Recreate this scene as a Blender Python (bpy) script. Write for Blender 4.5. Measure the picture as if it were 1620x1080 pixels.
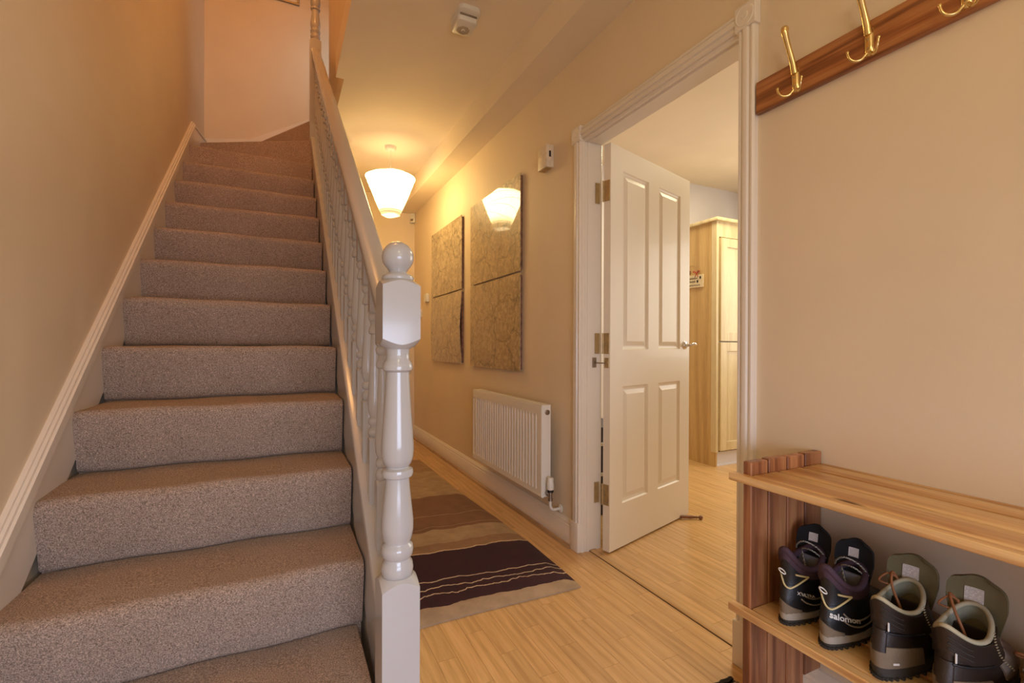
import bpy, bmesh, math, random
from mathutils import Vector, Matrix
random.seed(7)
SC = bpy.context.scene
COL = SC.collection
for _o in list(bpy.data.objects): bpy.data.objects.remove(_o)
PI = math.pi
S_, C_ = math.sin, math.cos

# ------------------------------------------------------------------ camera
F_PX, YAW, PIT, ROL, CAM_H, CY = 745.42, 26.1106, -0.2008, 0.1757, 1.02, 548.51
t_, a_, r_ = (math.radians(v) for v in (YAW, PIT, ROL))
Rv = Vector((C_(t_), -S_(t_), 0)); F0 = Vector((S_(t_), C_(t_), 0)); Zv = Vector((0, 0, 1))
Fv = F0*C_(a_) + Zv*S_(a_); Uv = -F0*S_(a_) + Zv*C_(a_)
Rv, Uv = C_(r_)*Rv + S_(r_)*Uv, C_(r_)*Uv - S_(r_)*Rv
cd = bpy.data.cameras.new('camera'); cam = bpy.data.objects.new('camera', cd); COL.objects.link(cam)
cam.matrix_world = Matrix(((Rv.x, Uv.x, -Fv.x, 0), (Rv.y, Uv.y, -Fv.y, 0), (Rv.z, Uv.z, -Fv.z, CAM_H), (0, 0, 0, 1)))
cd.sensor_width = 36; cd.lens = F_PX/1620*36; cd.shift_y = (CY-540)/1620; cd.clip_start = 0.02
SC.camera = cam

# ------------------------------------------------------------------ light and exposure
w = bpy.data.worlds.new('world'); SC.world = w; w.use_nodes = True
w.node_tree.nodes['Background'].inputs[0].default_value = (0.75, 0.72, 0.80, 1)
w.node_tree.nodes['Background'].inputs[1].default_value = 0.4
SC.view_settings.view_transform = 'Standard'; SC.view_settings.look = 'None'
SC.view_settings.exposure = 0.13; SC.view_settings.gamma = 1.0
SC.view_settings.use_curve_mapping = False

def area(name, loc, rot, sx, sy, power, color):
    l = bpy.data.lights.new(name, 'AREA'); l.shape = 'RECTANGLE'; l.size = sx; l.size_y = sy
    l.energy = power; l.color = color
    o = bpy.data.objects.new(name, l); COL.objects.link(o); o.location = loc; o.rotation_euler = rot
    return o
def lamp(name, loc, power, color, radius):
    l = bpy.data.lights.new(name, 'POINT'); l.energy = power; l.color = color; l.shadow_soft_size = radius
    o = bpy.data.objects.new(name, l); COL.objects.link(o); o.location = loc
    return o
# daylight through the glazed front door behind the camera
dl = area('front_door_daylight', (0.20, -1.25, 0.75), (math.radians(68), 0, 0), 1.2, 0.9, 18.5, (0.64, 0.75, 1.0))
dl.data.spread = math.radians(125)
area('upper_front_fill', (0.30, -1.33, 1.85), (PI/2, 0, 0), 1.2, 0.5, 4.2, (1.0, 0.95, 0.74))  # added warm fill high behind the camera, no window known there
# hall ceiling lamp over and behind the camera
lamp('front_hall_lamp', (0.15, -0.35, 2.10), 8.6, (1.0, 0.90, 0.58), 0.16)
# landing lamp upstairs and the landing window round the turn of the stairs
lamp('landing_lamp', (-0.12, 2.3, 4.75), 29, (1.0, 0.51, 0.17), 0.20)
lw = area('landing_window', (0.85, 4.25, 3.75), (0, 0, 0), 0.4, 0.8, 1.9, (0.80, 0.92, 0.95))
lw.rotation_euler = (Vector((0.10, 4.85, 3.45))-lw.location).to_track_quat('-Z', 'Z').to_euler(); lw.data.spread = math.radians(120)
# kitchen: ceiling light and window daylight
area('kitchen_ceiling_light', (3.0, 2.26, 2.58), (0, 0, 0), 0.7, 0.7, 21, (1.0, 0.90, 0.60))
area('kitchen_window', (4.4, 1.9, 1.5), (0, PI/2, 0), 1.2, 1.4, 21, (0.97, 0.93, 0.82))
# bulb of the far pendant lamp
lamp('pendant_bulb_light', (0.808, 3.93, 2.25), 0.25, (1.0, 0.74, 0.36), 0.035)

# ------------------------------------------------------------------ material helpers
class NT:
    def __init__(s, name):
        s.m = bpy.data.materials.new(name); s.m.use_nodes = True; s.t = s.m.node_tree
        s.b = s.t.nodes['Principled BSDF']
    def n(s, typ, **k):
        x = s.t.nodes.new(typ)
        for a, v in k.items():
            if a.startswith('i_'): x.inputs[a[2:].replace('_', ' ')].default_value = v
            else: setattr(x, a, v)
        return x
    def l(s, a, b): s.t.links.new(a, b)
    def tc(s, scale=(1, 1, 1), rand=0.0, gen='Object', rot=(0, 0, 0)):
        tc = s.n('ShaderNodeTexCoord'); mp = s.n('ShaderNodeMapping')
        mp.inputs['Scale'].default_value = scale; mp.inputs['Rotation'].default_value = rot
        out = tc.outputs[gen]
        if rand:
            oi = s.n('ShaderNodeObjectInfo'); mu = s.n('ShaderNodeMath', operation='MULTIPLY'); mu.inputs[1].default_value = rand
            s.l(oi.outputs['Random'], mu.inputs[0])
            ad = s.n('ShaderNodeVectorMath', operation='ADD'); s.l(out, ad.inputs[0]); s.l(mu.outputs[0], ad.inputs[1]); out = ad.outputs[0]
        s.l(out, mp.inputs[0]); return mp.outputs[0]
    def noise(s, vec, scale, detail=2, rough=0.5, dist=0.0):
        x = s.n('ShaderNodeTexNoise'); x.inputs['Scale'].default_value = scale; x.inputs['Detail'].default_value = detail
        x.inputs['Roughness'].default_value = rough; x.inputs['Distortion'].default_value = dist
        if vec is not None: s.l(vec, x.inputs['Vector'])
        return x.outputs['Fac']
    def ramp(s, fac, stops, interp='LINEAR'):
        r = s.n('ShaderNodeValToRGB'); r.color_ramp.interpolation = interp
        e = r.color_ramp.elements
        while len(e) < len(stops): e.new(0.5)
        for k, (p, c) in enumerate(stops):
            e[k].position = p; e[k].color = (*c, 1) if len(c) == 3 else c
        s.l(fac, r.inputs[0]); return r.outputs[0]
    def bump(s, fac, strength=0.1, dist=0.01):
        b = s.n('ShaderNodeBump'); b.inputs['Strength'].default_value = strength; b.inputs['Distance'].default_value = dist
        s.l(fac, b.inputs['Height']); s.l(b.outputs[0], s.b.inputs['Normal'])
    def mixc(s, fac, a, b, mode='MIX'):
        x = s.n('ShaderNodeMix', data_type='RGBA', blend_type=mode)
        for sock, v in ((x.inputs[0], fac), (x.inputs[6], a), (x.inputs[7], b)):
            if isinstance(v, (int, float)): sock.default_value = v
            elif isinstance(v, tuple): sock.default_value = (*v, 1)
            else: s.l(v, sock)
        return x.outputs[2]
    def base(s, c):
        if isinstance(c, tuple): s.b.inputs['Base Color'].default_value = (*c, 1)
        else: s.l(c, s.b.inputs['Base Color'])
    def set(s, **k):
        for a, v in k.items(): s.b.inputs[a.replace('_', ' ')].default_value = v

def paint(name, c, rough=0.6, var=0.03, bump=0.04, coat=0.0):
    m = NT(name); v = m.tc(); f = m.noise(v, 2.5, 3)
    m.base(m.ramp(f, [(0.3, tuple(x*(1-var) for x in c)), (0.7, tuple(min(1, x*(1+var)) for x in c))]))
    m.set(Roughness=rough)
    if coat: m.set(Coat_Weight=coat, Coat_Roughness=0.08)
    if bump: m.bump(m.noise(v, 220, 2), bump, 0.002)
    return m.m
def plain(name, c, rough=0.5, metal=0.0, bump=0, bscale=300, coat=0.0):
    m = NT(name); v = m.tc(); f = m.noise(v, 30, 2)
    m.base(m.ramp(f, [(0.3, tuple(x*0.9 for x in c)), (0.7, tuple(min(1, x*1.08) for x in c))]))
    m.set(Roughness=rough, Metallic=metal)
    if coat: m.set(Coat_Weight=coat, Coat_Roughness=0.1)
    if bump: m.bump(m.noise(v, bscale, 2), bump, 0.002)
    return m.m
def wood(name, dark, mid, light, along='Y', rough=0.4, fine=1.0, knots=0.0, rand=3.0, coat=0.0, ring=6.0, sat_rand=0.0, spread=0.16, thick='Z'):
    m = NT(name)
    k = {'X': (0.06, 1, 1), 'Y': (1, 0.06, 1), 'Z': (1, 1, 0.06)}[along]
    v = m.tc(k, rand)
    warp = m.noise(v, 9, 2, 0.5)
    f1 = m.noise(v, ring*4, 3, 0.55, 1.2)
    wv = m.n('ShaderNodeTexWave', wave_type='RINGS', rings_direction='SPHERICAL')
    wv.inputs['Scale'].default_value = ring*1.2; wv.inputs['Distortion'].default_value = 7; wv.inputs['Detail'].default_value = 2
    m.l(v, wv.inputs['Vector'])
    f = m.n('ShaderNodeMath', operation='MULTIPLY_ADD'); m.l(wv.outputs['Fac'], f.inputs[0]); f.inputs[1].default_value = 0.35; 
    m.l(f1, f.inputs[2])
    f2 = m.n('ShaderNodeMath', operation='SUBTRACT'); m.l(f.outputs[0], f2.inputs[0]); f2.inputs[1].default_value = 0.15
    col = m.ramp(f2.outputs[0], [(0.5-spread, dark), (0.5, mid), (0.5+spread, light)])
    fib = m.noise(v, 140*fine, 2, 0.6)
    col = m.mixc(0.35, col, m.ramp(fib, [(0.35, tuple(x*0.75 for x in mid)), (0.65, light)]), 'MIX')
    if knots:
        k2 = [1, 1, 1]; k2['XYZ'.index(along)] = 0.45; k2['XYZ'.index(thick)] = 0.02
        vv = m.tc(k2, rand)
        vo = m.n('ShaderNodeTexVoronoi'); vo.inputs['Scale'].default_value = knots; m.l(vv, vo.inputs['Vector'])
        kf = m.ramp(vo.outputs['Distance'], [(0.03, (1, 1, 1)), (0.085, (0, 0, 0))])
        col = m.mixc(kf, col, tuple(x*0.25 for x in dark))
    if sat_rand:
        oi = m.n('ShaderNodeObjectInfo')
        col = m.mixc(1.0, col, m.ramp(oi.outputs['Random'], [(0, (1-sat_rand,)*3), (1, (1.0,)*3)]), 'MULTIPLY')
    m.base(col); m.set(Roughness=rough)
    if coat: m.set(Coat_Weight=coat, Coat_Roughness=0.18)
    m.bump(fib, 0.06, 0.001)
    return m.m

MAT = {}
MAT['wall'] = paint('magnolia_paint', (0.80, 0.65, 0.47), 0.62)
MAT['ceiling'] = paint('ceiling_paint', (0.87, 0.74, 0.58), 0.75)
MAT['kitchen_wall'] = paint('kitchen_paint', (0.86, 0.84, 0.90), 0.7)
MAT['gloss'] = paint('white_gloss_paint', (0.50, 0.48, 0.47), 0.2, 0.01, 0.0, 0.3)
MAT['trim'] = paint('white_trim_paint', (0.84, 0.75, 0.65), 0.35, 0.01, 0.0, 0.15)
MAT['door'] = paint('door_gloss_paint', (0.88, 0.78, 0.64), 0.38, 0.01, 0.0, 0.12)
MAT['plastic'] = paint('white_plastic', (0.80, 0.75, 0.66), 0.35, 0.01, 0.0)
MAT['radiator'] = paint('radiator_enamel', (0.86, 0.79, 0.69), 0.3, 0.01, 0.0)
MAT['black'] = plain('black_plastic', (0.02, 0.018, 0.02), 0.35)
MAT['dark'] = plain('dark_void', (0.03, 0.022, 0.02), 0.8)
MAT['brass'] = plain('polished_brass', (0.80, 0.62, 0.30), 0.20, 1.0)
MAT['oldbrass'] = plain('worn_brass', (0.52, 0.38, 0.19), 0.42, 0.6)
MAT['chrome'] = plain('chrome', (0.75, 0.72, 0.70), 0.1, 1.0)
MAT['steel'] = plain('dull_steel', (0.40, 0.34, 0.28), 0.35, 1.0)
# carpet
def carpet_mat():
    m = NT('carpet_pile'); v = m.tc()
    f = m.noise(v, 330, 4, 0.75); g = m.noise(v, 6, 3)
    c = m.ramp(f, [(0.36, (0.18, 0.110, 0.074)), (0.5, (0.51, 0.365, 0.28)), (0.64, (0.92, 0.70, 0.56))])
    c = m.mixc(0.5, c, m.ramp(g, [(0.3, (0.80, 0.78, 0.76)), (0.7, (1, 1, 1))]), 'MULTIPLY')
    m.base(c); m.set(Roughness=0.95, Sheen_Weight=0.15, Specular_IOR_Level=0.1)
    m.bump(f, 0.9, 0.006); return m.m
MAT['carpet'] = carpet_mat()
MAT['laminate'] = wood('oak_laminate', (0.54, 0.29, 0.105), (0.69, 0.405, 0.165), (0.78, 0.49, 0.225), 'Y', 0.34, 1.0, 0, 11.0, 0.10, 9.0, 0.13, 0.30)
MAT['bead'] = wood('oak_beading', (0.30, 0.17, 0.08), (0.45, 0.27, 0.14), (0.55, 0.36, 0.20), 'Y', 0.4)
MAT['pine_top'] = wood('pine_slat', (0.52, 0.22, 0.07), (0.82, 0.47, 0.18), (0.95, 0.62, 0.28), 'Y', 0.36, 0.8, 5.0, 3.0, 0.15, 7.0, 0.12, 0.17)
MAT['pine_side'] = wood('shaded_pine_board', (0.15, 0.045, 0.020), (0.37, 0.128, 0.050), (0.55, 0.245, 0.10), 'Z', 0.38, 0.8, 5.0, 5.0, 0.15, 6.0, 0.25, 0.16, 'Y')  # same pine as the slats, shade on the sides put into the colour
MAT['rackwood'] = wood('coat_rack_wood', (0.14, 0.035, 0.012), (0.38, 0.125, 0.040), (0.54, 0.23, 0.08), 'Y', 0.36, 0.8, 4.0, 0.0, 0.25, 8.0, 0, 0.16, 'X')
MAT['beech'] = wood('beech_veneer', (0.54, 0.32, 0.12), (0.66, 0.42, 0.17), (0.73, 0.49, 0.21), 'Z', 0.45, 1.2, 0, 2.0, 0, 3.0)
MAT['maple'] = wood('pale_maple_veneer', (0.66, 0.50, 0.27), (0.76, 0.60, 0.34), (0.82, 0.67, 0.41), 'Z', 0.4, 1.2, 0, 2.0, 0, 3.0)
MAT['walnut'] = wood('turned_wood', (0.12, 0.05, 0.03), (0.22, 0.09, 0.05), (0.30, 0.14, 0.08), 'X', 0.35)
def rug_mat():
    m = NT('wool_rug'); tc = m.n('ShaderNodeTexCoord'); sp = m.n('ShaderNodeSeparateXYZ'); m.l(tc.outputs['Object'], sp.inputs[0])
    mp = m.n('ShaderNodeMapping'); mp.inputs['Scale'].default_value = (1, 0.25, 1); m.l(tc.outputs['Object'], mp.inputs[0])
    nx = m.noise(mp.outputs[0], 7, 3, 0.5)
    mm = m.n('ShaderNodeMath', operation='MULTIPLY_ADD'); m.l(nx, mm.inputs[0]); mm.inputs[1].default_value = 0.085; m.l(sp.outputs['Y'], mm.inputs[2])
    # bands tilt a little across the rug
    tl = m.n('ShaderNodeMath', operation='MULTIPLY_ADD'); m.l(sp.outputs['X'], tl.inputs[0]); tl.inputs[1].default_value = 0.075; m.l(mm.outputs[0], tl.inputs[2])
    L = 2.46
    dv = m.n('ShaderNodeMath', operation='DIVIDE'); m.l(tl.outputs[0], dv.inputs[0]); dv.inputs[1].default_value = L
    off = 0.085*0.5+0.075*0.35
    P = lambda y: max(0.0, min(1.0, (y+off)/L))
    purple = (0.050, 0.010, 0.015); cream = (0.80, 0.62, 0.42); beige = (0.50, 0.35, 0.22); tan = (0.38, 0.22, 0.115)
    light = (0.50, 0.35, 0.20); brown = (0.28, 0.145, 0.075)
    stops = [(0.0, beige), (P(0.075), purple), (P(0.535), cream), (P(0.545), tan), (P(0.63), light),
             (P(0.80), brown), (P(0.84), (0.40, 0.25, 0.14)), (P(0.85), brown), (P(1.01), (0.46, 0.30, 0.17)), (P(1.018), brown), (P(1.37), light), (P(2.0), (0.44, 0.28, 0.15))]
    c = m.ramp(dv.outputs[0], stops, 'CONSTANT')
    # three thin cream lines, each with its own wobble
    for k, (y0, sc) in enumerate(((0.135, 5.0), (0.195, 4.0), (0.265, 3.0))):
        n2 = m.noise(mp.outputs[0], sc*2.2, 3, 0.6)
        a = m.n('ShaderNodeMath', operation='MULTIPLY_ADD'); m.l(n2, a.inputs[0]); a.inputs[1].default_value = 0.09; m.l(sp.outputs['Y'], a.inputs[2])
        b = m.n('ShaderNodeMath', operation='MULTIPLY_ADD'); m.l(sp.outputs['X'], b.inputs[0]); b.inputs[1].default_value = 0.07+0.03*k; m.l(a.outputs[0], b.inputs[2])
        d = m.n('ShaderNodeMath', operation='SUBTRACT'); m.l(b.outputs[0], d.inputs[0]); d.inputs[1].default_value = y0+0.055+0.035
        e = m.n('ShaderNodeMath', operation='ABSOLUTE'); m.l(d.outputs[0], e.inputs[0])
        g = m.n('ShaderNodeMath', operation='LESS_THAN'); m.l(e.outputs[0], g.inputs[0]); g.inputs[1].default_value = 0.0034
        c = m.mixc(g.outputs[0], c, cream)
    big = m.noise(tc.outputs['Object'], 14, 4, 0.6)
    c = m.mixc(0.55, c, m.ramp(big, [(0.3, (0.62, 0.60, 0.58)), (0.7, (1.12, 1.12, 1.12))]), 'MULTIPLY')
    m.base(c); m.set(Roughness=0.95, Sheen_Weight=0.1, Specular_IOR_Level=0.1)
    m.bump(m.noise(tc.outputs['Object'], 420, 3, 0.7), 0.7, 0.004); return m.m
MAT['rug'] = rug_mat()
def map_mat(name, seed, tint):
    m = NT(name); v = m.tc((1, 1, 1)); 
    mp = m.n('ShaderNodeMapping'); mp.inputs['Location'].default_value = (seed, seed*1.7, seed*0.6); m.l(v, mp.inputs[0])
    dist = m.n('ShaderNodeTexNoise'); dist.inputs['Scale'].default_value = 9; dist.inputs['Detail'].default_value = 5; m.l(mp.outputs[0], dist.inputs['Vector'])
    wv = m.mixc(0.13, mp.outputs[0], dist.outputs['Color'])
    def roads(scale, wdt):
        vo = m.n('ShaderNodeTexVoronoi', feature='DISTANCE_TO_EDGE'); vo.inputs['Scale'].default_value = scale; m.l(wv, vo.inputs['Vector'])
        return m.ramp(vo.outputs['Distance'], [(0.0, (1, 1, 1)), (wdt, (0, 0, 0))])
    base = m.ramp(m.noise(mp.outputs[0], 16, 5, 0.7), [(0.32, tuple(x*0.62 for x in tint)), (0.6, tint), (0.8, tuple(min(1, x*1.15) for x in tint))])
    c = m.mixc(m.mixc(0.85, (0, 0, 0), roads(22, 0.07)), base, tuple(x*0.5 for x in tint))
    c = m.mixc(m.mixc(0.95, (0, 0, 0), roads(4.3, 0.030)), c, tuple(x*0.30 for x in tint))
    fld = m.ramp(m.noise(mp.outputs[0], 34, 5, 0.75), [(0.40, (0.55, 0.50, 0.44)), (0.60, (1.08, 1.08, 1.08))])
    c = m.mixc(0.7, c, fld, 'MULTIPLY')
    m.base(c); m.set(Roughness=0.45, Coat_Weight=1.0, Coat_Roughness=0.015, Coat_IOR=1.55); return m.m
MAT['map_a'] = map_mat('map_print_a', 1.3, (0.66, 0.52, 0.33))
MAT['map_b'] = map_mat('map_print_b', 4.1, (0.62, 0.46, 0.26))
MAT['map_c'] = map_mat('map_print_c', 7.7, (0.68, 0.54, 0.36))
MAT['map_d'] = map_mat('map_print_d', 12.4, (0.62, 0.46, 0.27))
def shade_mat():
    m = NT('rice_paper_lit'); v = m.tc()
    f = m.noise(v, 26, 3)
    m.base((0.9, 0.85, 0.75)); m.set(Roughness=0.8)
    m.l(m.ramp(f, [(0.3, (1.0, 0.69, 0.27)), (0.7, (1.0, 0.73, 0.30))]), m.b.inputs['Emission Color'])
    geo = m.n('ShaderNodeNewGeometry'); mr = m.n('ShaderNodeMapRange'); mr.inputs['To Min'].default_value = 19.5; mr.inputs['To Max'].default_value = 0.7
    m.l(geo.outputs['Backfacing'], mr.inputs['Value'])
    sp = m.n('ShaderNodeSeparateXYZ'); m.l(v, sp.inputs[0]); zr = m.n('ShaderNodeMapRange'); m.l(sp.outputs['Z'], zr.inputs['Value'])
    zr.inputs['From Min'].default_value = -0.555; zr.inputs['From Max'].default_value = -0.43; zr.inputs['To Min'].default_value = 0.045; zr.inputs['To Max'].default_value = 1.0; zr.interpolation_type = 'SMOOTHERSTEP'
    mu = m.n('ShaderNodeMath', operation='MULTIPLY'); m.l(mr.outputs[0], mu.inputs[0]); m.l(zr.outputs[0], mu.inputs[1]); m.l(mu.outputs[0], m.b.inputs['Emission Strength']); return m.m
MAT['shade'] = shade_mat()
m_ = NT('bulb_glow'); m_.base((1, 1, 1)); m_.set(Emission_Strength=30.0); m_.b.inputs['Emission Color'].default_value = (1, 0.85, 0.6, 1); MAT['bulb'] = m_.m
MAT['wire'] = plain('shade_wire', (0.30, 0.20, 0.10), 0.5)

# ------------------------------------------------------------------ mesh helpers
def V3(p): return Vector(p)
def add_box(bm, x0, x1, y0, y1, z0, z1, bev=0.0, seg=1, M=None):
    vs = [bm.verts.new(p) for p in ((x0,y0,z0),(x1,y0,z0),(x1,y1,z0),(x0,y1,z0),(x0,y0,z1),(x1,y0,z1),(x1,y1,z1),(x0,y1,z1))]
    fs = [bm.faces.new([vs[i] for i in q]) for q in ((0,3,2,1),(4,5,6,7),(0,1,5,4),(1,2,6,5),(2,3,7,6),(3,0,4,7))]
    if bev:
        es = list({e for f in fs for e in f.edges})
        r = bmesh.ops.bevel(bm, geom=es, offset=bev, segments=seg, profile=0.5, affect='EDGES')
        vs = list({v for f in r['faces'] for v in f.verts} | {v for v in vs if v.is_valid})
    if M is not None: bmesh.ops.transform(bm, matrix=M, verts=[v for v in vs if v.is_valid])
    return vs
def add_prism(bm, pts, fn, a, b, n=1):
    """closed 2-D outline pts swept: fn(p, s) -> 3-D for s in [a, b]"""
    rings = []
    for k in range(n+1):
        s = a+(b-a)*k/n
        rings.append([bm.verts.new(fn(p, s)) for p in pts])
    m = len(pts)
    for k in range(n):
        for i in range(m):
            j = (i+1) % m
            bm.faces.new((rings[k][i], rings[k][j], rings[k+1][j], rings[k+1][i]))
    bm.faces.new(rings[0][::-1]); bm.faces.new(rings[-1])
def add_lathe(bm, prof, seg=24, M=None, cx=0, cy=0, caps=True):
    rings = []
    for r, z in prof:
        rings.append([bm.verts.new((cx+r*C_(2*PI*i/seg), cy+r*S_(2*PI*i/seg), z)) for i in range(seg)])
    for k in range(len(prof)-1):
        for i in range(seg):
            j = (i+1) % seg
            bm.faces.new((rings[k][i], rings[k][j], rings[k+1][j], rings[k+1][i]))
    if caps:
        if prof[0][0] > 1e-5: bm.faces.new(rings[0][::-1])
        if prof[-1][0] > 1e-5: bm.faces.new(rings[-1])
    vs = [v for r in rings for v in r]
    if M is not None: bmesh.ops.transform(bm, matrix=M, verts=vs)
    return vs
def smooth_path(pts, n=6, closed=False):
    P = [Vector(p) for p in pts]; out = []; N = len(P)
    rng = range(N if closed else N-1)
    for i in rng:
        p0 = P[(i-1) % N] if (closed or i > 0) else P[0]*2-P[1]
        p1 = P[i]; p2 = P[(i+1) % N]
        p3 = P[(i+2) % N] if (closed or i+2 < N) else P[-1]*2-P[-2]
        for k in range(n):
            t = k/n
            out.append(0.5*((2*p1)+(p2-p0)*t+(2*p0-5*p1+4*p2-p3)*t*t+(3*p1-p0-3*p2+p3)*t**3))
    if not closed: out.append(P[-1])
    return out
def add_tube(bm, pts, rad, seg=8, closed=False, flat=None):
    """tube through pts; rad float or list; flat=(axis Vector, factor) squashes it"""
    P = [Vector(p) for p in pts]; N = len(P); rings = []
    up = Vector((0.13, 0.21, 1)).normalized(); prevn = None
    for i in range(N):
        d = (P[(i+1) % N]-P[i-1]) if closed else (P[min(i+1, N-1)]-P[max(i-1, 0)])
        d = d.normalized() if d.length > 1e-9 else Vector((0, 0, 1))
        nn = prevn - d*prevn.dot(d) if prevn is not None else up-d*up.dot(d)
        if nn.length < 1e-4: nn = Vector((1, 0, 0))-d*d.x
        nn.normalize(); prevn = nn; bb = d.cross(nn)
        r = rad[i] if isinstance(rad, (list, tuple)) else rad
        ring = []
        for k in range(seg):
            o = (nn*C_(2*PI*k/seg)+bb*S_(2*PI*k/seg))*r
            if flat: o = o - flat[0]*o.dot(flat[0])*(1-flat[1])
            ring.append(bm.verts.new(P[i]+o))
        rings.append(ring)
    for i in range(N if closed else N-1):
        a, b = rings[i], rings[(i+1) % N]
        for k in range(seg):
            j = (k+1) % seg; bm.faces.new((a[k], a[j], b[j], b[k]))
    if not closed: bm.faces.new(rings[0][::-1]); bm.faces.new(rings[-1])
def wloc(o):
    v = Vector((0, 0, 0))
    while o is not None: v += Vector(o.location); o = o.parent
    return v
def obj(name, bm, mat, parent=None, world=True, smooth=35, loc=None, kind=None, label=None, cat=None, group=None):
    """one mesh object; geometry is given in world coordinates (world=True) and re-based on its parent or loc"""
    bmesh.ops.recalc_face_normals(bm, faces=bm.faces[:])
    me = bpy.data.meshes.new(name)
    off = Vector((0, 0, 0))
    if world:
        if parent is not None: off = wloc(parent)
        if loc is not None: off = off*0+Vector(loc)
    if off.length > 0: bmesh.ops.translate(bm, vec=-off, verts=bm.verts[:])
    bm.to_mesh(me); bm.free()
    mats = mat if isinstance(mat, (list, tuple)) else [mat]
    for m in mats: me.materials.append(MAT[m] if isinstance(m, str) else m)
    if smooth:
        me.polygons.foreach_set('use_smooth', [True]*len(me.polygons))
        me.set_sharp_from_angle(angle=math.radians(smooth))
    o = bpy.data.objects.new(name, me); COL.objects.link(o)
    if parent is not None:
        o.parent = parent
        if world and loc is not None: o.location = off-wloc(parent)
    elif loc is not None: o.location = loc
    tag(o, label, cat, group, kind); return o
def tag(o, label=None, cat=None, group=None, kind=None):
    if label: o['label'] = label
    if cat: o['category'] = cat
    if group: o['group'] = group
    if kind: o['kind'] = kind
    return o
def thing(name, loc, label, cat, group=None, kind=None, rz=0):
    o = bpy.data.objects.new(name, None); o.empty_display_size = 0.05; COL.objects.link(o)
    o.location = loc; o.rotation_euler = (0, 0, rz); return tag(o, label, cat, group, kind)
def part(name, bm, mat, parent, **k): return obj(name, bm, mat, parent, **k)
def B(): return bmesh.new()
def box(name, mat, parent, *a, bev=0.0, seg=1, **k):
    bm = B(); add_box(bm, *a, bev, seg); return obj(name, bm, mat, parent, **k)
def struct(name, bm, mat, label, cat, **k): return obj(name, bm, mat, None, kind='structure', label=label, cat=cat, **k)

# ------------------------------------------------------------------ dimensions
XW = 1.335          # hall face of the right wall
XL = -0.600         # left wall face
RISE, GO = 0.2026, 0.26
SL = 0.785          # slope of balustrade
XBAL = 0.243
def NY(n): return 2.172+(n-5)*GO
YB, YF = -1.40, 5.20

# ------------------------------------------------------------------ floor
bm = B(); add_box(bm, XL-0.1, 1.378, YB, YF, -0.10, -0.004)
floor = struct('floor', bm, 'bead', 'hall floor of honey oak laminate strips running down the hallway', 'floor')
bm = B(); add_box(bm, 1.378, 4.6, -0.5, 3.4, -0.10, -0.004)
kfloor = struct('floor', bm, 'bead', 'paler kitchen floor of oak laminate beyond the doorway', 'floor')
strip_cache = {}
def strip_mesh(w, L):
    key = (round(w, 4), round(L, 4))
    if key not in strip_cache:
        bm = B(); add_box(bm, 0, w, 0, L, -0.006, 0.0, 0.0004)
        me = bpy.data.meshes.new('plank'); bm.to_mesh(me); bm.free(); me.materials.append(MAT['laminate']); strip_cache[key] = me
    return strip_cache[key]
def lay(parent, x0, x1, y0, y1, w, L, gap=0.0005):
    x = x1; c = 0
    while x > x0+0.01:
        ww = min(w, x-x0); y = y0; k = 0
        off = ((c*0.377) % 1.0)*L
        while y < y1-0.001:
            l = (off if (k == 0 and off > 0.05) else L); l = min(l, y1-y)
            if l > 0.02:
                o = bpy.data.objects.new('plank', strip_mesh(ww-gap, l-gap)); COL.objects.link(o)
                o.parent = parent; o.location = (x-ww, y, 0.0)
            y += l; k += 1
        x -= w; c += 1
lay(floor, 0.27, 1.376, -0.1, YF, 0.066, 0.40)
lay(floor, XL, 0.27, -0.1, 1.1, 0.13, 0.6)
lay(kfloor, 1.381, 4.45, 0.9, 3.4, 0.076, 0.46)
# oak beading along the skirting and the thin bar in the doorway
def quad_bead(name, x, y0, y1, parent, sgn=-1):
    bm = B(); r = 0.016
    pts = [(0, 0)]+[(sgn*r*C_(a*PI/12), r*S_(a*PI/12)) for a in range(0, 7)]
    add_prism(bm, pts, lambda p, s: (x+p[0], s, p[1]), y0, y1); return obj(name, bm, 'bead', parent)

# ------------------------------------------------------------------ walls
bm = B()
for a in ((XW, 1.43, YB, 1.03, 0, 2.9), (XW, 1.43, 1.942, YF+0.1, 0, 2.9), (XW, 1.43, 1.03, 1.942, 2.04, 2.9)): add_box(bm, *a)
struct('wall_right', bm, 'wall', 'cream hall wall on the right with the kitchen doorway cut through it', 'wall', smooth=0)
bm = B(); add_box(bm, XL-0.1, XL, YB, 4.95, 0, 5.3)
struct('wall_left', bm, 'wall', 'tall cream wall rising along the left of the stairs', 'wall', smooth=0)
bm = B(); add_box(bm, 0.20, XW+0.09, YF, YF+0.1, 0, 2.9)
struct('wall_back', bm, 'wall', 'warm lit cream wall at the far end of the hall', 'wall', smooth=0)
bm = B(); add_box(bm, XL-0.1, 0.226, 4.85, 4.95, 2.2, 5.3); add_box(bm, 0.226, 1.6, 4.85, 4.95, 2.80, 5.3)
struct('wall_stairwell', bm, 'wall', 'cream wall behind the turn at the top of the stairs', 'wall', smooth=0)
bm = B(); add_box(bm, XL-0.1, XW+0.09, YB-0.1, YB, 0, 5.3)
struct('wall_front', bm, 'wall', 'cream wall with the front door behind the viewer', 'wall', smooth=0)
bm = B()
pts = [(1.146, 0), (YF, 0), (YF, 2.65), (4.10, 2.65), (4.10, 2.45), (1.146, SL*1.146-0.62)]
add_prism(bm, pts, lambda p, s: (s, p[0], p[1]), 0.226, 0.264)
struct('wall_understairs', bm, 'wall', 'cream panel wall closing the space under the stairs', 'wall', smooth=0)
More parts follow.
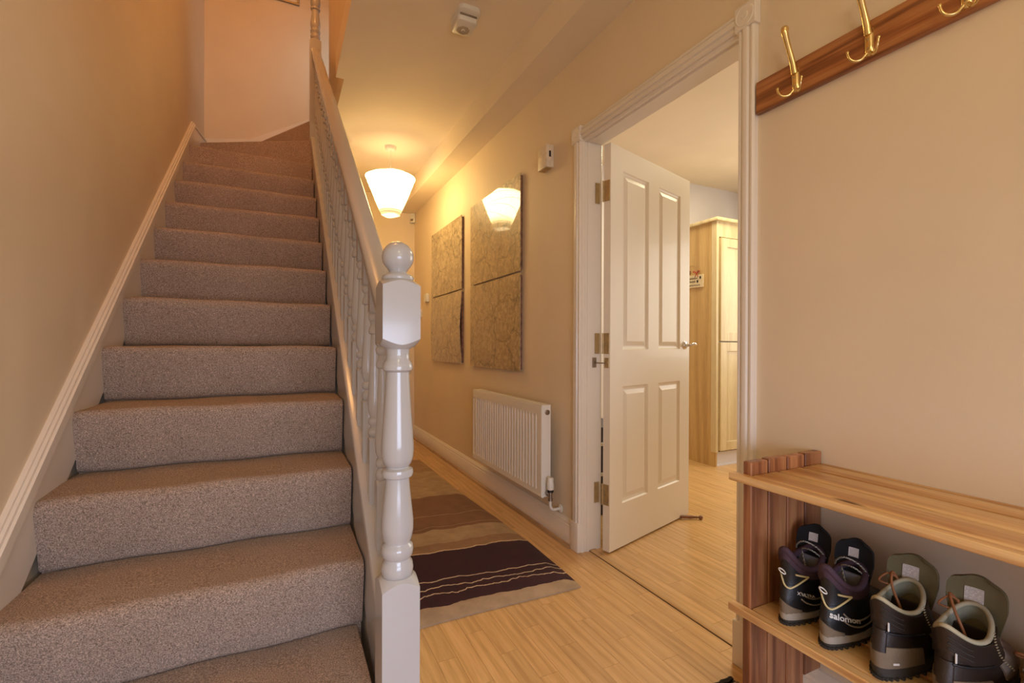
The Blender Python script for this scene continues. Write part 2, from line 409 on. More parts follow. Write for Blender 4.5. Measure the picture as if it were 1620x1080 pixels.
# upstairs wall over the hall ceiling edge (jogs back behind the handrail), and upper ceiling
bm = B(); add_box(bm, 0.298, 0.40, 1.3, 3.06, 2.80, 5.2); add_box(bm, 0.345, 0.40, 3.06, 4.09, 2.80, 5.2); add_box(bm, XL, 0.40, 1.2, 1.3, 2.80, 5.2); add_box(bm, 0.40, 1.6, 3.99, 4.09, 2.83, 5.2); 
struct('wall_landing', bm, 'wall', 'ochre shaded wall rising above the hall ceiling edge beside the upper newel', 'wall', smooth=0)
bm = B(); add_box(bm, XL-0.1, 1.7, 1.2, 4.95, 5.2, 5.3)
struct('ceiling_landing', bm, 'ceiling', 'ceiling high above the stairwell', 'ceiling', smooth=0)
bm = B(); add_box(bm, 1.6, 1.7, 4.0, 4.95, 2.7, 5.3)
struct('wall_landing_end', bm, 'wall', 'end wall of the landing out of sight round the turn', 'wall', smooth=0)
bm = B(); add_box(bm, 0.298, XW, 1.3, 3.06, 2.65, 2.80); add_box(bm, 0.345, XW, 3.06, 4.09, 2.65, 2.80); add_box(bm, 0.264, XW, 4.09, YF, 2.65, 2.80); add_box(bm, XL, XW, YB, 1.3, 2.65, 2.80)
struct('ceiling', bm, 'ceiling', 'smooth cream hall ceiling carrying the paper pendant lamp', 'ceiling', smooth=0)
bm = B(); add_box(bm, 1.155, XW, YB, YF, 2.475, 2.65)
struct('trim_1', bm, 'ceiling', 'boxed cream bulkhead running along the top of the right wall', 'bulkhead', smooth=0)
# kitchen shell
bm = B(); add_box(bm, 1.43, 4.7, 3.40, 3.5, 0, 2.7); 
struct('wall_kitchen_back', bm, 'kitchen_wall', 'pale lavender white kitchen wall above the tall cupboard', 'wall', smooth=0)
bm = B(); add_box(bm, 4.6, 4.7, -0.5, 3.4, 0, 2.7); add_box(bm, 1.43, 4.7, -0.6, -0.5, 0, 2.7)
struct('wall_kitchen_side', bm, 'kitchen_wall', 'kitchen side walls out of sight', 'wall', smooth=0)
bm = B(); add_box(bm, 1.43, 4.7, -0.6, 3.5, 2.62, 2.72)
struct('ceiling_kitchen', bm, 'ceiling', 'cream kitchen ceiling seen over the open door', 'ceiling', smooth=0)

# skirting boards
SK = [(0, 0), (-0.022, 0), (-0.025, 0.006), (-0.025, 0.085), (-0.021, 0.092), (-0.021, 0.100), (-0.016, 0.106), (-0.016, 0.115), (-0.009, 0.122), (-0.006, 0.130), (0, 0.132)]
def skirt(y0, y1, label):
    bm = B(); add_prism(bm, SK, lambda p, s: (XW+p[0], s, p[1]), y0, y1)
    o = struct('baseboard_right', bm, 'trim', label, 'skirting board', smooth=30)
    quad_bead('beading', XW-0.025, y0, y1, o)
    return o
skirt(1.992, YF, 'white moulded skirting board under the radiator and map pictures')
skirt(YB, 0.985, 'white moulded skirting board behind the shoe rack')
bm = B(); add_prism(bm, [(-p[0], p[1]) for p in SK], lambda p, s: (s, YF-p[0], p[1]), 0.266, XW-0.026)
struct('baseboard_back', bm, 'trim', 'white skirting board across the far end of the hall', 'skirting board')
# sloping skirting on the left wall (wall string of the stairs)
bm = B()
k = 0.779
ya, yb = 0.75, 4.19
pts = [(ya, k*ya-0.80), (ya, k*ya-0.61), (yb, k*yb-0.61), (4.50, k*yb-0.55), (4.85, k*yb-0.50), (4.85, 2.3), (yb, 2.3)]
add_prism(bm, pts, lambda p, s: (s, p[0], p[1]), XL, XL+0.018)
for dz0, dz1, th in ((-0.672, -0.655, 0.022), (-0.655, -0.615, 0.027), (-0.615, -0.602, 0.020), (-0.602, -0.592, 0.012)):
    pts = [(ya, k*ya+dz0), (ya, k*ya+dz1), (yb, k*yb+dz1), (yb, k*yb+dz0)]
    add_prism(bm, pts, lambda p, s: (s, p[0], p[1]), XL, XL+th)
for dz0, dz1, th in ((-0.03, -0.012, 0.024), (-0.012, 0.0, 0.014)):
    pts = [(yb, k*yb-0.595+dz0), (yb, k*yb-0.595+dz1), (4.85, k*yb-0.47+dz1), (4.85, k*yb-0.47+dz0)]
    add_prism(bm, pts, lambda p, s: (s, p[0], p[1]), XL, XL+th)
struct('baseboard_left', bm, 'trim', 'white moulded skirting climbing the left wall beside the carpeted stairs', 'skirting board')
bm = B(); pts = [(XL, 2.6), (XL, 2.80), (-0.25, 2.86), (0.2, 3.12), (0.9, 3.6), (0.9, 3.3), (0.2, 2.85)]
add_prism(bm, pts, lambda p, s: (p[0], s, p[1]), 4.834, 4.85)
struct('baseboard_stairwell', bm, 'trim', 'white skirting on the wall behind the winding steps', 'skirting board')

# ------------------------------------------------------------------ staircase
st = thing('staircase', (-0.19, 1.1, 0), 'grey brown carpeted staircase with white turned banisters climbing on the left', 'staircase')
def wob(x, y, z, a=0.0022): return a*(S_(x*19+y*11+z*7)+S_(x*7.3-y*13+2)*0.8)
def nose(n, x0, x1):
    y, z, zp = NY(n), n*RISE, (n-1)*RISE
    R = 0.024
    pts = [(y+0.050, zp-0.002), (y+0.036, zp+0.005), (y+0.030, zp+0.016), (y+0.022, zp+0.06), (y+0.010, z-0.09), (y+0.002, z-0.045)]
    for i in range(7):
        a = math.radians(185-100*i/6)
        pts.append((y+R+R*C_(a), z-R*1.1+R*1.1*S_(a)))
    pts += [(y+0.10, z), (y+0.18, z), (y+GO+0.045, z-0.001), (y+GO+0.045, z-0.09), (y+0.05, zp-0.06)]
    bm = B(); N = 22
    def fn(p, s):
        t = min(1, (s-x0)/0.05, (x1-s)/0.05); e = (1-max(0, t))**2*0.004
        dy = wob(s, p[0], p[1]); dz = wob(s+3, p[0], p[1], 0.0016)
        return (s, p[0]+dy+e, p[1]+dz-(e if p[1] > z-0.03 else 0))
    add_prism(bm, pts, fn, x0, x1, N); return bm
for n in range(1, 12):
    part('step', nose(n, XL+0.018, 0.214 if n > 1 else 0.199), 'carpet', st, smooth=60)
def winder(name, poly, z0, z1):
    bm = B(); add_prism(bm, poly, lambda p, s: (p[0], p[1], s), z0, z1)
    es = [e for e in bm.edges if all(abs(v.co.z-z1) < 1e-5 for v in e.verts)]
    bmesh.ops.bevel(bm, geom=es, offset=0.018, segments=3, profile=0.5, affect='EDGES')
    return part(name, bm, 'carpet', st, smooth=50)
winder('step', [(0.214, NY(12)), (XL+0.018, NY(12)-0.01), (XL+0.018, 4.83), (0.214, 4.83)], 2.229, 12*RISE)
winder('step', [(0.205, 4.040), (XL+0.018, 4.478), (XL+0.018, 4.834), (0.285, 4.834), (0.285, 4.040)], 2.40, 13*RISE)
winder('step', [(0.222, 4.12), (-0.205, 4.834), (0.30, 4.834), (0.30, 4.12)], 2.60, 14*RISE)
winder('step', [(0.27, 4.13), (0.34, 4.834), (0.75, 4.834), (0.75, 4.13)], 2.82, 15*RISE)
winder('step', [(0.55, 4.10), (0.55, 4.834), (1.55, 4.834), (1.55, 4.10)], 2.90, 16*RISE)
# outer string and its capping
bm = B()
pts = [(0.218, -0.84), (0.218, -0.545), (0.272, -0.545), (0.272, -0.84)]
add_prism(bm, pts, lambda p, s: (p[0], s, SL*s+p[1]), 1.146, 4.062)
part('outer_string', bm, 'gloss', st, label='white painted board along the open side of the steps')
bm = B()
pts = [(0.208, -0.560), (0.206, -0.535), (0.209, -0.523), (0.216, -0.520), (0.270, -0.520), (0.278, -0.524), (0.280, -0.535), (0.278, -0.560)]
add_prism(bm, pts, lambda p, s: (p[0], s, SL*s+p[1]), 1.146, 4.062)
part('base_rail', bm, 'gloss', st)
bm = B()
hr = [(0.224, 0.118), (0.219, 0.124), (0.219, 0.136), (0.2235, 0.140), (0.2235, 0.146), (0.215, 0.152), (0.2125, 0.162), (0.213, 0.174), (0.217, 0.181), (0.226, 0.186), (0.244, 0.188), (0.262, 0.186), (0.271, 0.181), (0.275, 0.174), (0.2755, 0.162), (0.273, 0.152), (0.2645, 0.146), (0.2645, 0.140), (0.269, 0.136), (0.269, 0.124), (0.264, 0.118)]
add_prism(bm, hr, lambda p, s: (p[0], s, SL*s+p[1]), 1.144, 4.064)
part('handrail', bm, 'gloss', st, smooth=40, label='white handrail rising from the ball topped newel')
def sq_block(bm, cx, cy, h, z0, z1, sh0=0.0, sh1=0.0, N=10, rin=0.86):
    """square post section; ends cut with turned shoulders sh (0 = flat)"""
    per = []
    for s in range(4):
        for k in range(N):
            t = -1+2*k/N
            p = [(t, -1), (1, t), (-t, 1), (-1, -t)][s]; per.append(p)
    def ring(z, f=1.0): return [bm.verts.new((cx+p[0]*h*f, cy+p[1]*h*f, z(p) if callable(z) else z)) for p in per]
    def drop(p): return max(0.0, math.hypot(*p)-1.0)/0.4142
    def circ(z, r): return [bm.verts.new((cx+r*p[0]/math.hypot(*p), cy+r*p[1]/math.hypot(*p), z)) for p in per]
    rs = []
    if sh0: rs.append(circ(z0-sh0*0.35, h*rin))
    rs.append(ring(lambda p: z0+sh0*drop(p)**0.85)); rs.append(ring(lambda p: z1-sh1*drop(p)**0.85))
    if sh1: rs.append(circ(z1+sh1*0.35, h*rin))
    m = len(per)
    for a, b in zip(rs[:-1], rs[1:]):
        for i in range(m):
            j = (i+1) % m; bm.faces.new((a[i], a[j], b[j], b[i]))
    bm.faces.new(rs[0][::-1]); bm.faces.new(rs[-1])
NEWEL = [(0.030, 1.026), (0.0335, 1.021), (0.034, 1.016), (0.0275, 1.010), (0.0262, 0.998), (0.0270, 0.986), (0.0325, 0.978), (0.0345, 0.970), (0.0335, 0.962), (0.0268, 0.957), (0.0270, 0.945), (0.0290, 0.905), (0.0315, 0.864), (0.0345, 0.825), (0.0368, 0.790), (0.0372, 0.775), (0.0355, 0.757), (0.0310, 0.744), (0.0262, 0.739), (0.0262, 0.736), (0.0345, 0.732), (0.0365, 0.724), (0.0345, 0.716), (0.0270, 0.712), (0.0275, 0.700), (0.0305, 0.670), (0.0345, 0.635), (0.0370, 0.610), (0.0368, 0.592), (0.0340, 0.574), (0.0295, 0.564), (0.0300, 0.561), (0.0350, 0.556), (0.0370, 0.546), (0.0355, 0.534), (0.0300, 0.527), (0.0300, 0.523), (0.0345, 0.516), (0.0370, 0.502), (0.0352, 0.489), (0.0300, 0.482), (0.030, 0.478)]
def newel(cx, cy, zo, top, prof_z, zbase, btm_top, blk):
    bm = B(); h = 0.0425
    sq_block(bm, cx, cy, h, zbase, btm_top, 0, 0.016)
    sq_block(bm, cx, cy, h, blk[0], blk[1], 0.014, 0.012)
    add_lathe(bm, [(r, z+zo) for r, z in prof_z[::-1]], 32, None, cx, cy)
    return part('newel_post', bm, 'gloss', st, smooth=38)
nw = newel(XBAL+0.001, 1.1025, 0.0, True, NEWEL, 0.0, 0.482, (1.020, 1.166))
tag(nw, 'thick white newel post at the foot of the stairs')
bm = B()
zc = 1.2235
pr_ = [(0.028, 1.165), (0.034, 1.168), (0.0365, 1.174), (0.034, 1.180), (0.026, 1.184), (0.0195, 1.189)]
for i in range(1, 15):
    a = -PI/2+0.55+(PI-0.55)*i/14; pr_.append((max(0.0001, 0.0362*C_(a)), zc+0.0362*S_(a)))
add_lathe(bm, pr_, 32, None, XBAL+0.001, 1.1025)
part('ball_finial', bm, 'gloss', nw, smooth=60)
# upper newel
bm = B(); h = 0.0425; cx, cy = XBAL+0.001, 4.105
sq_block(bm, cx, cy, h, 2.36, 3.455, 0, 0.014)
add_lathe(bm, [(r, z+2.985) for r, z in NEWEL[::-1]][:], 28, None, cx, cy)
sq_block(bm, cx, cy, h, 4.005, 4.20, 0.014, 0.012)
nw2 = part('newel_post', bm, 'gloss', st, smooth=38, label='upper white newel post where the stairs turn')
# balusters
BAL = [(0.012, 0), (0.0165, 0.004), (0.0185, 0.012), (0.0165, 0.021), (0.0118, 0.026), (0.0122, 0.034), (0.0160, 0.045), (0.0175, 0.052), (0.0165, 0.058), (0.0112, 0.062), (0.0116, 0.085), (0.0128, 0.130), (0.0155, 0.190), (0.0185, 0.240), (0.0193, 0.262), (0.0178, 0.283), (0.0130, 0.297), (0.0120, 0.299), (0.0165, 0.303), (0.0185, 0.311), (0.0165, 0.320), (0.0118, 0.324), (0.0118, 0.328), (0.0160, 0.333), (0.0180, 0.342), (0.0165, 0.352), (0.012, 0.357)]
bm = B()
hb = 0.0168; zt = 0.0145; zb = zt-0.357
# local: z relative to SL*Yc ; origin at baluster centre
def bal_block(bm, z0, z1, slope_bottom, slope_top, sh0, sh1):
    sq_block(bm, 0, 0, hb, z0, z1, sh0, sh1, N=6, rin=0.75)
bal_block(bm, zt, 0.128, 0, 0, 0.007, 0)
bal_block(bm, -0.533, zb, 0, 0, 0, 0.007)
add_lathe(bm, [(r, zt-z) for r, z in BAL[::-1]], 14)
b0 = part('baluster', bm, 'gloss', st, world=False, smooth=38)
for i in range(23):
    yc = 1.2785+0.1187*i
    o = b0 if i == 0 else b0.copy()
    if i: COL.objects.link(o)
    o.parent = st; o.location = Vector((XBAL, yc, SL*yc))-Vector(st.location)

# ------------------------------------------------------------------ doorway
DF = thing('trim_2', (XW, 1.485, 0), 'white moulded door frame with rosette corner blocks round the kitchen doorway', 'door frame', kind='structure')
# casing cross-section: (across, out from wall)
CS = [(0, 0), (0, 0.016), (0.004, 0.021), (0.010, 0.021), (0.013, 0.017), (0.016, 0.017), (0.020, 0.024), (0.028, 0.026), (0.036, 0.024), (0.040, 0.017), (0.043, 0.017), (0.046, 0.021), (0.052, 0.021), (0.058, 0.016), (0.058, 0)]
for y0, sg in ((1.932, 1), (1.043, -1)):
    bm = B(); add_prism(bm, CS, lambda p, s: (XW-p[1], y0+sg*p[0], s), 0.14, 2.024); part('casing', bm, 'trim', DF, smooth=30)
    bm = B(); a, b = sorted((y0-sg*0.004, y0+sg*0.064)); add_box(bm, XW-0.030, XW, a, b, 0, 0.142, 0.003, 2); part('plinth_block', bm, 'trim', DF)
    bm = B(); a, b = sorted((y0-sg*0.008, y0+sg*0.066)); add_box(bm, XW-0.027, XW, a, b, 2.022, 2.098, 0.002, 1)
    Mx = Matrix.Translation((XW-0.027, (a+b)/2, 2.06)) @ Matrix.Rotation(-PI/2, 4, 'Y')
    add_lathe(bm, [(0.033, -0.001), (0.0325, 0.0012), (0.030, 0.0026), (0.028, 0.0012), (0.013, 0.0010), (0.010, 0.0028), (0.006, 0.0020), (0.0001, 0.0020)], 28, Mx)
    part('corner_block', bm, 'trim', DF, smooth=30)
bm = B(); add_prism(bm, CS, lambda p, s: (XW-p[1], s, 2.030+p[0]), 1.051, 1.924); part('casing', bm, 'trim', DF, smooth=30)
# lining with stop bead: left jamb, right jamb, head
LN = [(0.0, 0.0), (0.0, 0.012), (0.006, 0.017), (0.014, 0.017), (0.020, 0.012), (0.028, 0.012), (0.031, 0.018), (0.045, 0.018), (0.048, 0.012), (0.110, 0.012), (0.110, 0.0)]
bm = B(); add_prism(bm, LN, lambda p, s: (XW-0.008+p[0], 1.942-p[1], s), 0, 2.03); part('lining', bm, 'trim', DF, smooth=30)
bm = B(); add_prism(bm, LN, lambda p, s: (XW-0.008+p[0], 1.030+p[1], s), 0, 2.03); part('lining', bm, 'trim', DF, smooth=30)
bm = B(); add_prism(bm, LN, lambda p, s: (XW-0.008+p[0], s, 2.037-p[1]), 1.045, 1.927); part('lining', bm, 'trim', DF, smooth=30)
for y0, sg in ((1.932, 1), (1.043, -1)):
    bm = B(); add_prism(bm, CS, lambda p, s: (1.43+p[1], y0+sg*p[0], s), 0, 2.024); part('casing', bm, 'trim', DF, smooth=30)
bm = B(); add_prism(bm, CS, lambda p, s: (1.43+p[1], s, 2.026+p[0]), 0.985, 1.990); part('casing', bm, 'trim', DF, smooth=30)
# threshold bar
bm = B(); add_prism(bm, [(0, -0.003), (0.002, 0.0035), (0.008, 0.005), (0.036, 0.005), (0.042, 0.0035), (0.044, -0.003)], lambda p, s: (1.376+p[0], s, p[1]), 1.045, 1.928)
part('threshold_bar', bm, 'laminate', DF)
bm = B(); add_box(bm, 1.3745, 1.3775, 1.045, 1.928, -0.003, 0.0012); part('threshold_gap', bm, 'dark', DF)

# door leaf (local frame: x along the leaf, y thickness away from the hall)
RZ = math.radians(16.53)
DR = thing('door_1', (1.439, 1.850, 0.010), 'white four panel kitchen door standing open with brass hinges', 'door', kind='structure', rz=RZ)
DW, DH, DT = 0.800, 1.998, 0.040
PAN = [(0.105, 0.345, 0.218, 0.805), (0.447, 0.688, 0.218, 0.805), (0.105, 0.345, 0.990, 1.884), (0.447, 0.688, 0.990, 1.884)]
bm = B()
xs = [0, 0.105, 0.345, 0.447, 0.688, DW]; zs = [0, 0.218, 0.805, 0.990, 1.884, DH]
for side in (0, 1):
    Y = 0 if side == 0 else DT
    G = {(i, j): bm.verts.new((x, Y, z)) for i, x in enumerate(xs) for j, z in enumerate(zs)}
    for i in range(5):
        for j in range(5):
            if i in (1, 3) and j in (1, 3): continue
            bm.faces.new((G[i, j], G[i+1, j], G[i+1, j+1], G[i, j+1]))
bmesh.ops.remove_doubles(bm, verts=bm.verts[:], dist=1e-6)
for a in ((0, 0, DT, DH, 0), (1, DW, DT, DH, 0)):
    x = a[1]; vs = [bm.verts.new(p) for p in ((x, 0, 0), (x, DT, 0), (x, DT, DH), (x, 0, DH))]; bm.faces.new(vs)
for z in (0, DH):
    vs = [bm.verts.new(p) for p in ((0, 0, z), (DW, 0, z), (DW, DT, z), (0, DT, z))]; bm.faces.new(vs)
part('door_leaf', bm, 'door', DR, world=False, smooth=20)
for x0, x1, z0, z1 in PAN:
    bm = B()
    for side in (0, 1):
        sg = 1 if side == 0 else -1; Y = 0 if side == 0 else DT
        steps = [(0.0, 0.0), (0.006, 0.0065), (0.014, 0.009), (0.020, 0.009), (0.040, 0.003), (0.042, 0.0015)]
        rings = [[bm.verts.new(p) for p in ((x0+d, Y+sg*e, z0+d), (x1-d, Y+sg*e, z0+d), (x1-d, Y+sg*e, z1-d), (x0+d, Y+sg*e, z1-d))] for d, e in steps]
        for a, b in zip(rings[:-1], rings[1:]):
            for i in range(4):
                j = (i+1) % 4; bm.faces.new((a[i], a[j], b[j], b[i]))
        bm.faces.new(rings[-1])
    part('door_panel', bm, 'door', DR, world=False, smooth=15)
for zc_ in (0.277, 1.020, 1.768):
    bm = B()
    add_box(bm, -0.0025, 0.0005, 0.004, 0.034, zc_-0.051, zc_+0.051, 0.0008)
    add_lathe(bm, [(0.005, zc_-0.051), (0.005, zc_+0.051)], 12, None, -0.004, 0.040)
    hg = part('hinge', bm, 'oldbrass', DR, world=False)
    Mi = Matrix.Rotation(-RZ, 4, 'Z')
    q = Mi @ Vector((1.404-1.439, 1.924-1.850, 0)); q2 = Mi @ Vector((1.430-1.439, 1.924-1.850, 0))
    bm = B(); nrm = Mi @ Vector((0, 1, 0))
    vs = [bm.verts.new(p) for p in (q+Vector((0, 0, zc_-0.051)), q2+Vector((0, 0, zc_-0.051)), q2+Vector((0, 0, zc_+0.051)), q+Vector((0, 0, zc_+0.051)))]
    fc = bm.faces.new(vs); r = bmesh.ops.extrude_face_region(bm, geom=[fc]); bmesh.ops.translate(bm, vec=nrm*0.004, verts=[v for v in r['geom'] if isinstance(v, bmesh.types.BMVert)])
    part('hinge_plate', bm, 'oldbrass', hg, world=False)
    bm = B()
    for k in (-0.036, 0.0, 0.036):
        add_lathe(bm, [(0.0035, -0.0028), (0.003, -0.0034), (0.0001, -0.0034)], 8, Matrix.Translation((0, 0.013 if k else 0.024, zc_+k)) @ Matrix.Rotation(PI/2, 4, 'Y') @ Matrix.Translation((0, 0, 0)))
    part('screw', bm, 'steel', hg, world=False)
# concealed chain closer between the leaf edge and the jamb
bm = B(); add_box(bm, -0.003, 0.0005, 0.006, 0.032, 0.900, 0.950, 0.0008); add_lathe(bm, [(0.009, -0.0035), (0.008, -0.005), (0.0001, -0.005)], 14, Matrix.Translation((0, 0.019, 0.925)) @ Matrix.Rotation(PI/2, 4, 'Y'))
cl = part('door_closer', bm, 'oldbrass', DR, world=False, label='small brass chain closer below the middle hinge')
Mi = Matrix.Rotation(-RZ, 4, 'Z')
bm = B(); q = Mi @ Vector((1.402-1.439, 1.926-1.850, 0.925)); q2 = Vector((-0.003, 0.019, 0.925))
P_ = [q.lerp(q2, i/8)+Vector((0, 0, -0.002*S_(PI*i/8))) for i in range(9)]
add_tube(bm, P_, [0.0035 if i % 2 else 0.0022 for i in range(9)], 6)
add_box(bm, -0.012, 0.012, 0, 0.004, -0.025, 0.025, 0.0008, 1, Matrix.Translation(q) @ Matrix.Rotation(-RZ, 4, 'Z'))
part('closer_chain', bm, 'steel', cl, world=False)
# lever handles
bm = B()
for Y, sg in ((0, -1), (DT, 1)):
    add_lathe(bm, [(0.024, 0), (0.024, 0.004), (0.020, 0.008), (0.010, 0.010), (0.009, 0.022)], 20, Matrix.Translation((0.745, Y, 1.013)) @ Matrix.Rotation(sg*-PI/2, 4, 'X'))
    pth = smooth_path([(0.745, Y+sg*0.018, 1.013), (0.750, Y+sg*0.036, 1.013), (0.762, Y+sg*0.043, 1.020), (0.780, Y+sg*0.045, 1.024), (0.798, Y+sg*0.043, 1.016)], 5)
    add_tube(bm, pth, [0.009-0.0035*i/len(pth) for i in range(len(pth))], 10)
part('door_handle', bm, 'chrome', DR, world=False, label='curved chrome lever handle', smooth=60)
# door wedge
bm = B(); add_lathe(bm, [(0.0001, -0.012), (0.009, -0.009), (0.0125, 0), (0.009, 0.010), (0.0045, 0.015), (0.006, 0.020), (0.009, 0.026), (0.006, 0.032), (0.008, 0.045), (0.010, 0.06), (0.009, 0.10), (0.006, 0.15), (0.0001, 0.152)], 16,
    Matrix.Translation((2.215, 1.992, 0.0125)) @ Matrix.Rotation(math.radians(150), 4, 'Z') @ Matrix.Rotation(PI/2*0.985, 4, 'Y'))
obj('door_wedge', bm, 'walnut', loc=(2.2, 1.99, 0), label='turned dark wooden peg with a ball end lying under the open door', cat='doorstop', smooth=60)

# ------------------------------------------------------------------ kitchen cupboard
KC = thing('larder_cupboard', (3.28, 2.80, 0), 'tall beech sided kitchen cupboard with pale shaker doors behind the open door', 'cupboard')
cx0, cx1, cy0, cy1 = 3.285, 4.20, 2.80, 3.40
bm = B(); add_box(bm, cx0, cx0+0.018, cy0+0.004, cy1, 0.0, 2.07, 0.0005); part('side_panel', bm, 'beech', KC)
bm = B(); add_box(bm, cx0+0.018, cx1, cy0+0.045, cy1, 0.12, 2.06); part('carcass', bm, 'maple', KC)
bm = B(); add_box(bm, cx0-0.004, cx0+0.028, cy0-0.002, cy0+0.05, 0.12, 2.07, 0.001); part('front_stile', bm, 'maple', KC)
bm = B()
pts = [(0, 0), (-0.030, 0.018), (-0.034, 0.030), (0.10, 0.030), (0.10, 0)]
add_box(bm, cx0-0.030, cx1, cy0-0.030, cy1, 2.070, 2.098, 0.006, 2); part('cornice', bm, 'maple', KC)
bm = B(); add_box(bm, cx0+0.030, cx1, cy0-0.001, cy0+0.044, 1.94, 2.07, 0.001); part('top_rail', bm, 'maple', KC)
def shaker(x0, x1, z0, z1):
    bm = B(); f = 0.075; d = 0.022; Y = cy0-0.018
    for a in ((x0, x0+f, z0, z1), (x1-f, x1, z0, z1), (x0+f, x1-f, z0, z0+f), (x0+f, x1-f, z1-f, z1)): add_box(bm, a[0], a[1], Y, Y+d, a[2], a[3], 0.0012)
    dd = part('cupboard_door', bm, 'maple', KC)
    bm = B(); add_box(bm, x0+f, x1-f, Y+0.008, Y+d-0.003, z0+f, z1-f); part('door_panel', bm, 'maple', dd)
    bm = B(); add_lathe(bm, [(0.006, 0), (0.006, 0.012), (0.014, 0.018), (0.015, 0.024), (0.009, 0.029), (0.0001, 0.030)], 14, Matrix.Translation((x1-0.035, Y, z0+0.1 if z0 > 0.5 else z1-0.1)) @ Matrix.Rotation(PI/2, 4, 'X')); part('knob', bm, 'steel', dd)
for i in range(2):
    x0 = cx0+0.034+i*0.44
    shaker(x0, x0+0.436, 1.060, 1.930); shaker(x0, x0+0.436, 0.135, 1.050)
bm = B(); add_box(bm, cx0+0.019, cx1, cy0+0.020, cy0+0.038, 0.0, 0.119, 0.001); add_box(bm, cx0+0.019, cx1, cy0+0.012, cy0+0.020, 0, 0.012); part('plinth', bm, 'kitchen_wall', KC, label='white plinth under the doors')
# hanging sign on the cupboard side
SG = thing('wooden_sign', (cx0-0.008, 3.06, 1.60), 'small cream wooden sign with red bow hanging on the beech cupboard side', 'sign')
bm = B(); Ms = Matrix.Translation((cx0-0.0075, 3.075, 1.588)) @ Matrix.Rotation(math.radians(1.5), 4, 'X')
add_box(bm, -0.006, 0.006, -0.145, 0.12, -0.055, 0.055, 0.002, 1, Ms); MAT['sign'] = plain('sign_cream', (0.80, 0.66, 0.45), 0.6); part('board', bm, 'sign', SG)
bm = B()
for row, (zz, y1) in enumerate(((0.026, -0.085), (-0.002, -0.06), (-0.034, -0.115))):
    pts = []
    for i in range(60):
        yy = 0.11-(0.11-y1)*i/59
        pts.append(Ms @ Vector((-0.0065, yy, zz+0.006*S_(i*1.9)+0.004*S_(i*3.1+row))))
    add_tube(bm, pts, 0.0017, 4)
for yy, zz in ((-0.115, 0.030), (-0.085, -0.002)):
    add_tube(bm, [Ms @ Vector((-0.0065, yy+0.004*S_(a), zz+0.009*C_(a))) for a in [i*PI/6 for i in range(12)]], 0.005, 5, True)
part('lettering', bm, 'black', SG)
bm = B()
for s in (-1, 1):
    add_tube(bm, smooth_path([(cx0-0.015, 3.0, 1.655), (cx0-0.018, 3.0+s*0.022, 1.675), (cx0-0.018, 3.0+s*0.034, 1.668), (cx0-0.015, 3.0, 1.655)], 4), 0.0035, 5)
    add_tube(bm, smooth_path([(cx0-0.015, 3.0, 1.655), (cx0-0.015, 3.0+s*0.012, 1.635), (cx0-0.015, 3.0+s*0.018, 1.622)], 4), 0.003, 5)
MAT['redribbon'] = plain('red_ribbon', (0.45, 0.05, 0.03), 0.6); part('bow', bm, 'redribbon', SG)
bm = B()
for i in range(9): add_lathe(bm, [(0.0001, -0.009), (0.008, -0.004), (0.009, 0.002), (0.0001, 0.009)], 8, Matrix.Translation((cx0-0.012-0.003*(i % 2), 3.085+0.011*(i % 3), 1.660+0.011*(i//3))))
MAT['berry'] = plain('dried_berry', (0.16, 0.04, 0.02), 0.6); part('berries', bm, 'berry', SG)
bm = B(); add_tube(bm, smooth_path([(cx0-0.008, 2.95, 1.64), (cx0-0.004, 3.06, 1.73), (cx0-0.008, 3.18, 1.65)], 8), 0.0012, 5); part('twine', bm, 'wire', SG)
# made-up dark block that darkens the view through the hinge gap
OV = thing('hinge_gap_block', (1.73, 2.45, 0), 'dark block added behind the open door to darken its hinge gap', 'filler block')
bm = B(); add_box(bm, 1.52, 1.95, 2.30, 2.60, 0.0, 0.53, 0.003); MAT['navy'] = plain('gap_block_navy', (0.035, 0.03, 0.06), 0.4); part('carcass', bm, 'navy', OV)  # plain dark block, no real furniture known here
for z in (0.24, 0.42):
    bm = B(); add_box(bm, 1.52, 1.95, 2.285, 2.2995, z, z+0.018, 0.001); part('shelf', bm, 'plastic', OV)  # pale bars added across the block, not real shelves

# ------------------------------------------------------------------ pendant lamp
LX, LY = 0.808, 3.93
PL = thing('pendant_lamp', (LX, LY, 2.65), 'lit white paper cone pendant lamp hanging from the hall ceiling', 'lamp')
bm = B(); add_lathe(bm, [(0.030, 2.618), (0.040, 2.622), (0.045, 2.632), (0.047, 2.650)], 28, None, LX, LY); part('ceiling_rose', bm, 'plastic', PL, smooth=50)
bm = B(); add_tube(bm, [(LX, LY, 2.622), (LX, LY, 2.36)], 0.003, 8); part('cord', bm, 'plastic', PL)
bm = B(); add_lathe(bm, [(0.014, 2.30), (0.019, 2.31), (0.019, 2.345), (0.008, 2.362)], 16, None, LX, LY); part('bulb_holder', bm, 'plastic', PL)
bm = B(); add_lathe(bm, [(0.0001, 2.205), (0.018, 2.212), (0.029, 2.232), (0.030, 2.250), (0.018, 2.285), (0.013, 2.300)], 18, None, LX, LY); bl = part('bulb', bm, 'bulb', PL, smooth=60)
bm = B(); seg = 10
def shade_r(z): return 0.0735+(0.200-0.0735)*((z-2.085)/(2.395-2.085))**0.96
rings = []
for k in range(9):
    z = 2.085+(2.395-2.085)*k/8; r = shade_r(z)
    rings.append([bm.verts.new((LX+r*(1+0.008*S_(i*2.3+k))*C_(2*PI*i/30), LY+r*(1+0.008*S_(i*2.3+k))*S_(2*PI*i/30), z+0.004*S_(i*0.63))) for i in range(30)])
for a, b in zip(rings[:-1], rings[1:]):
    for i in range(30): j = (i+1) % 30; bm.faces.new((a[i], a[j], b[j], b[i]))
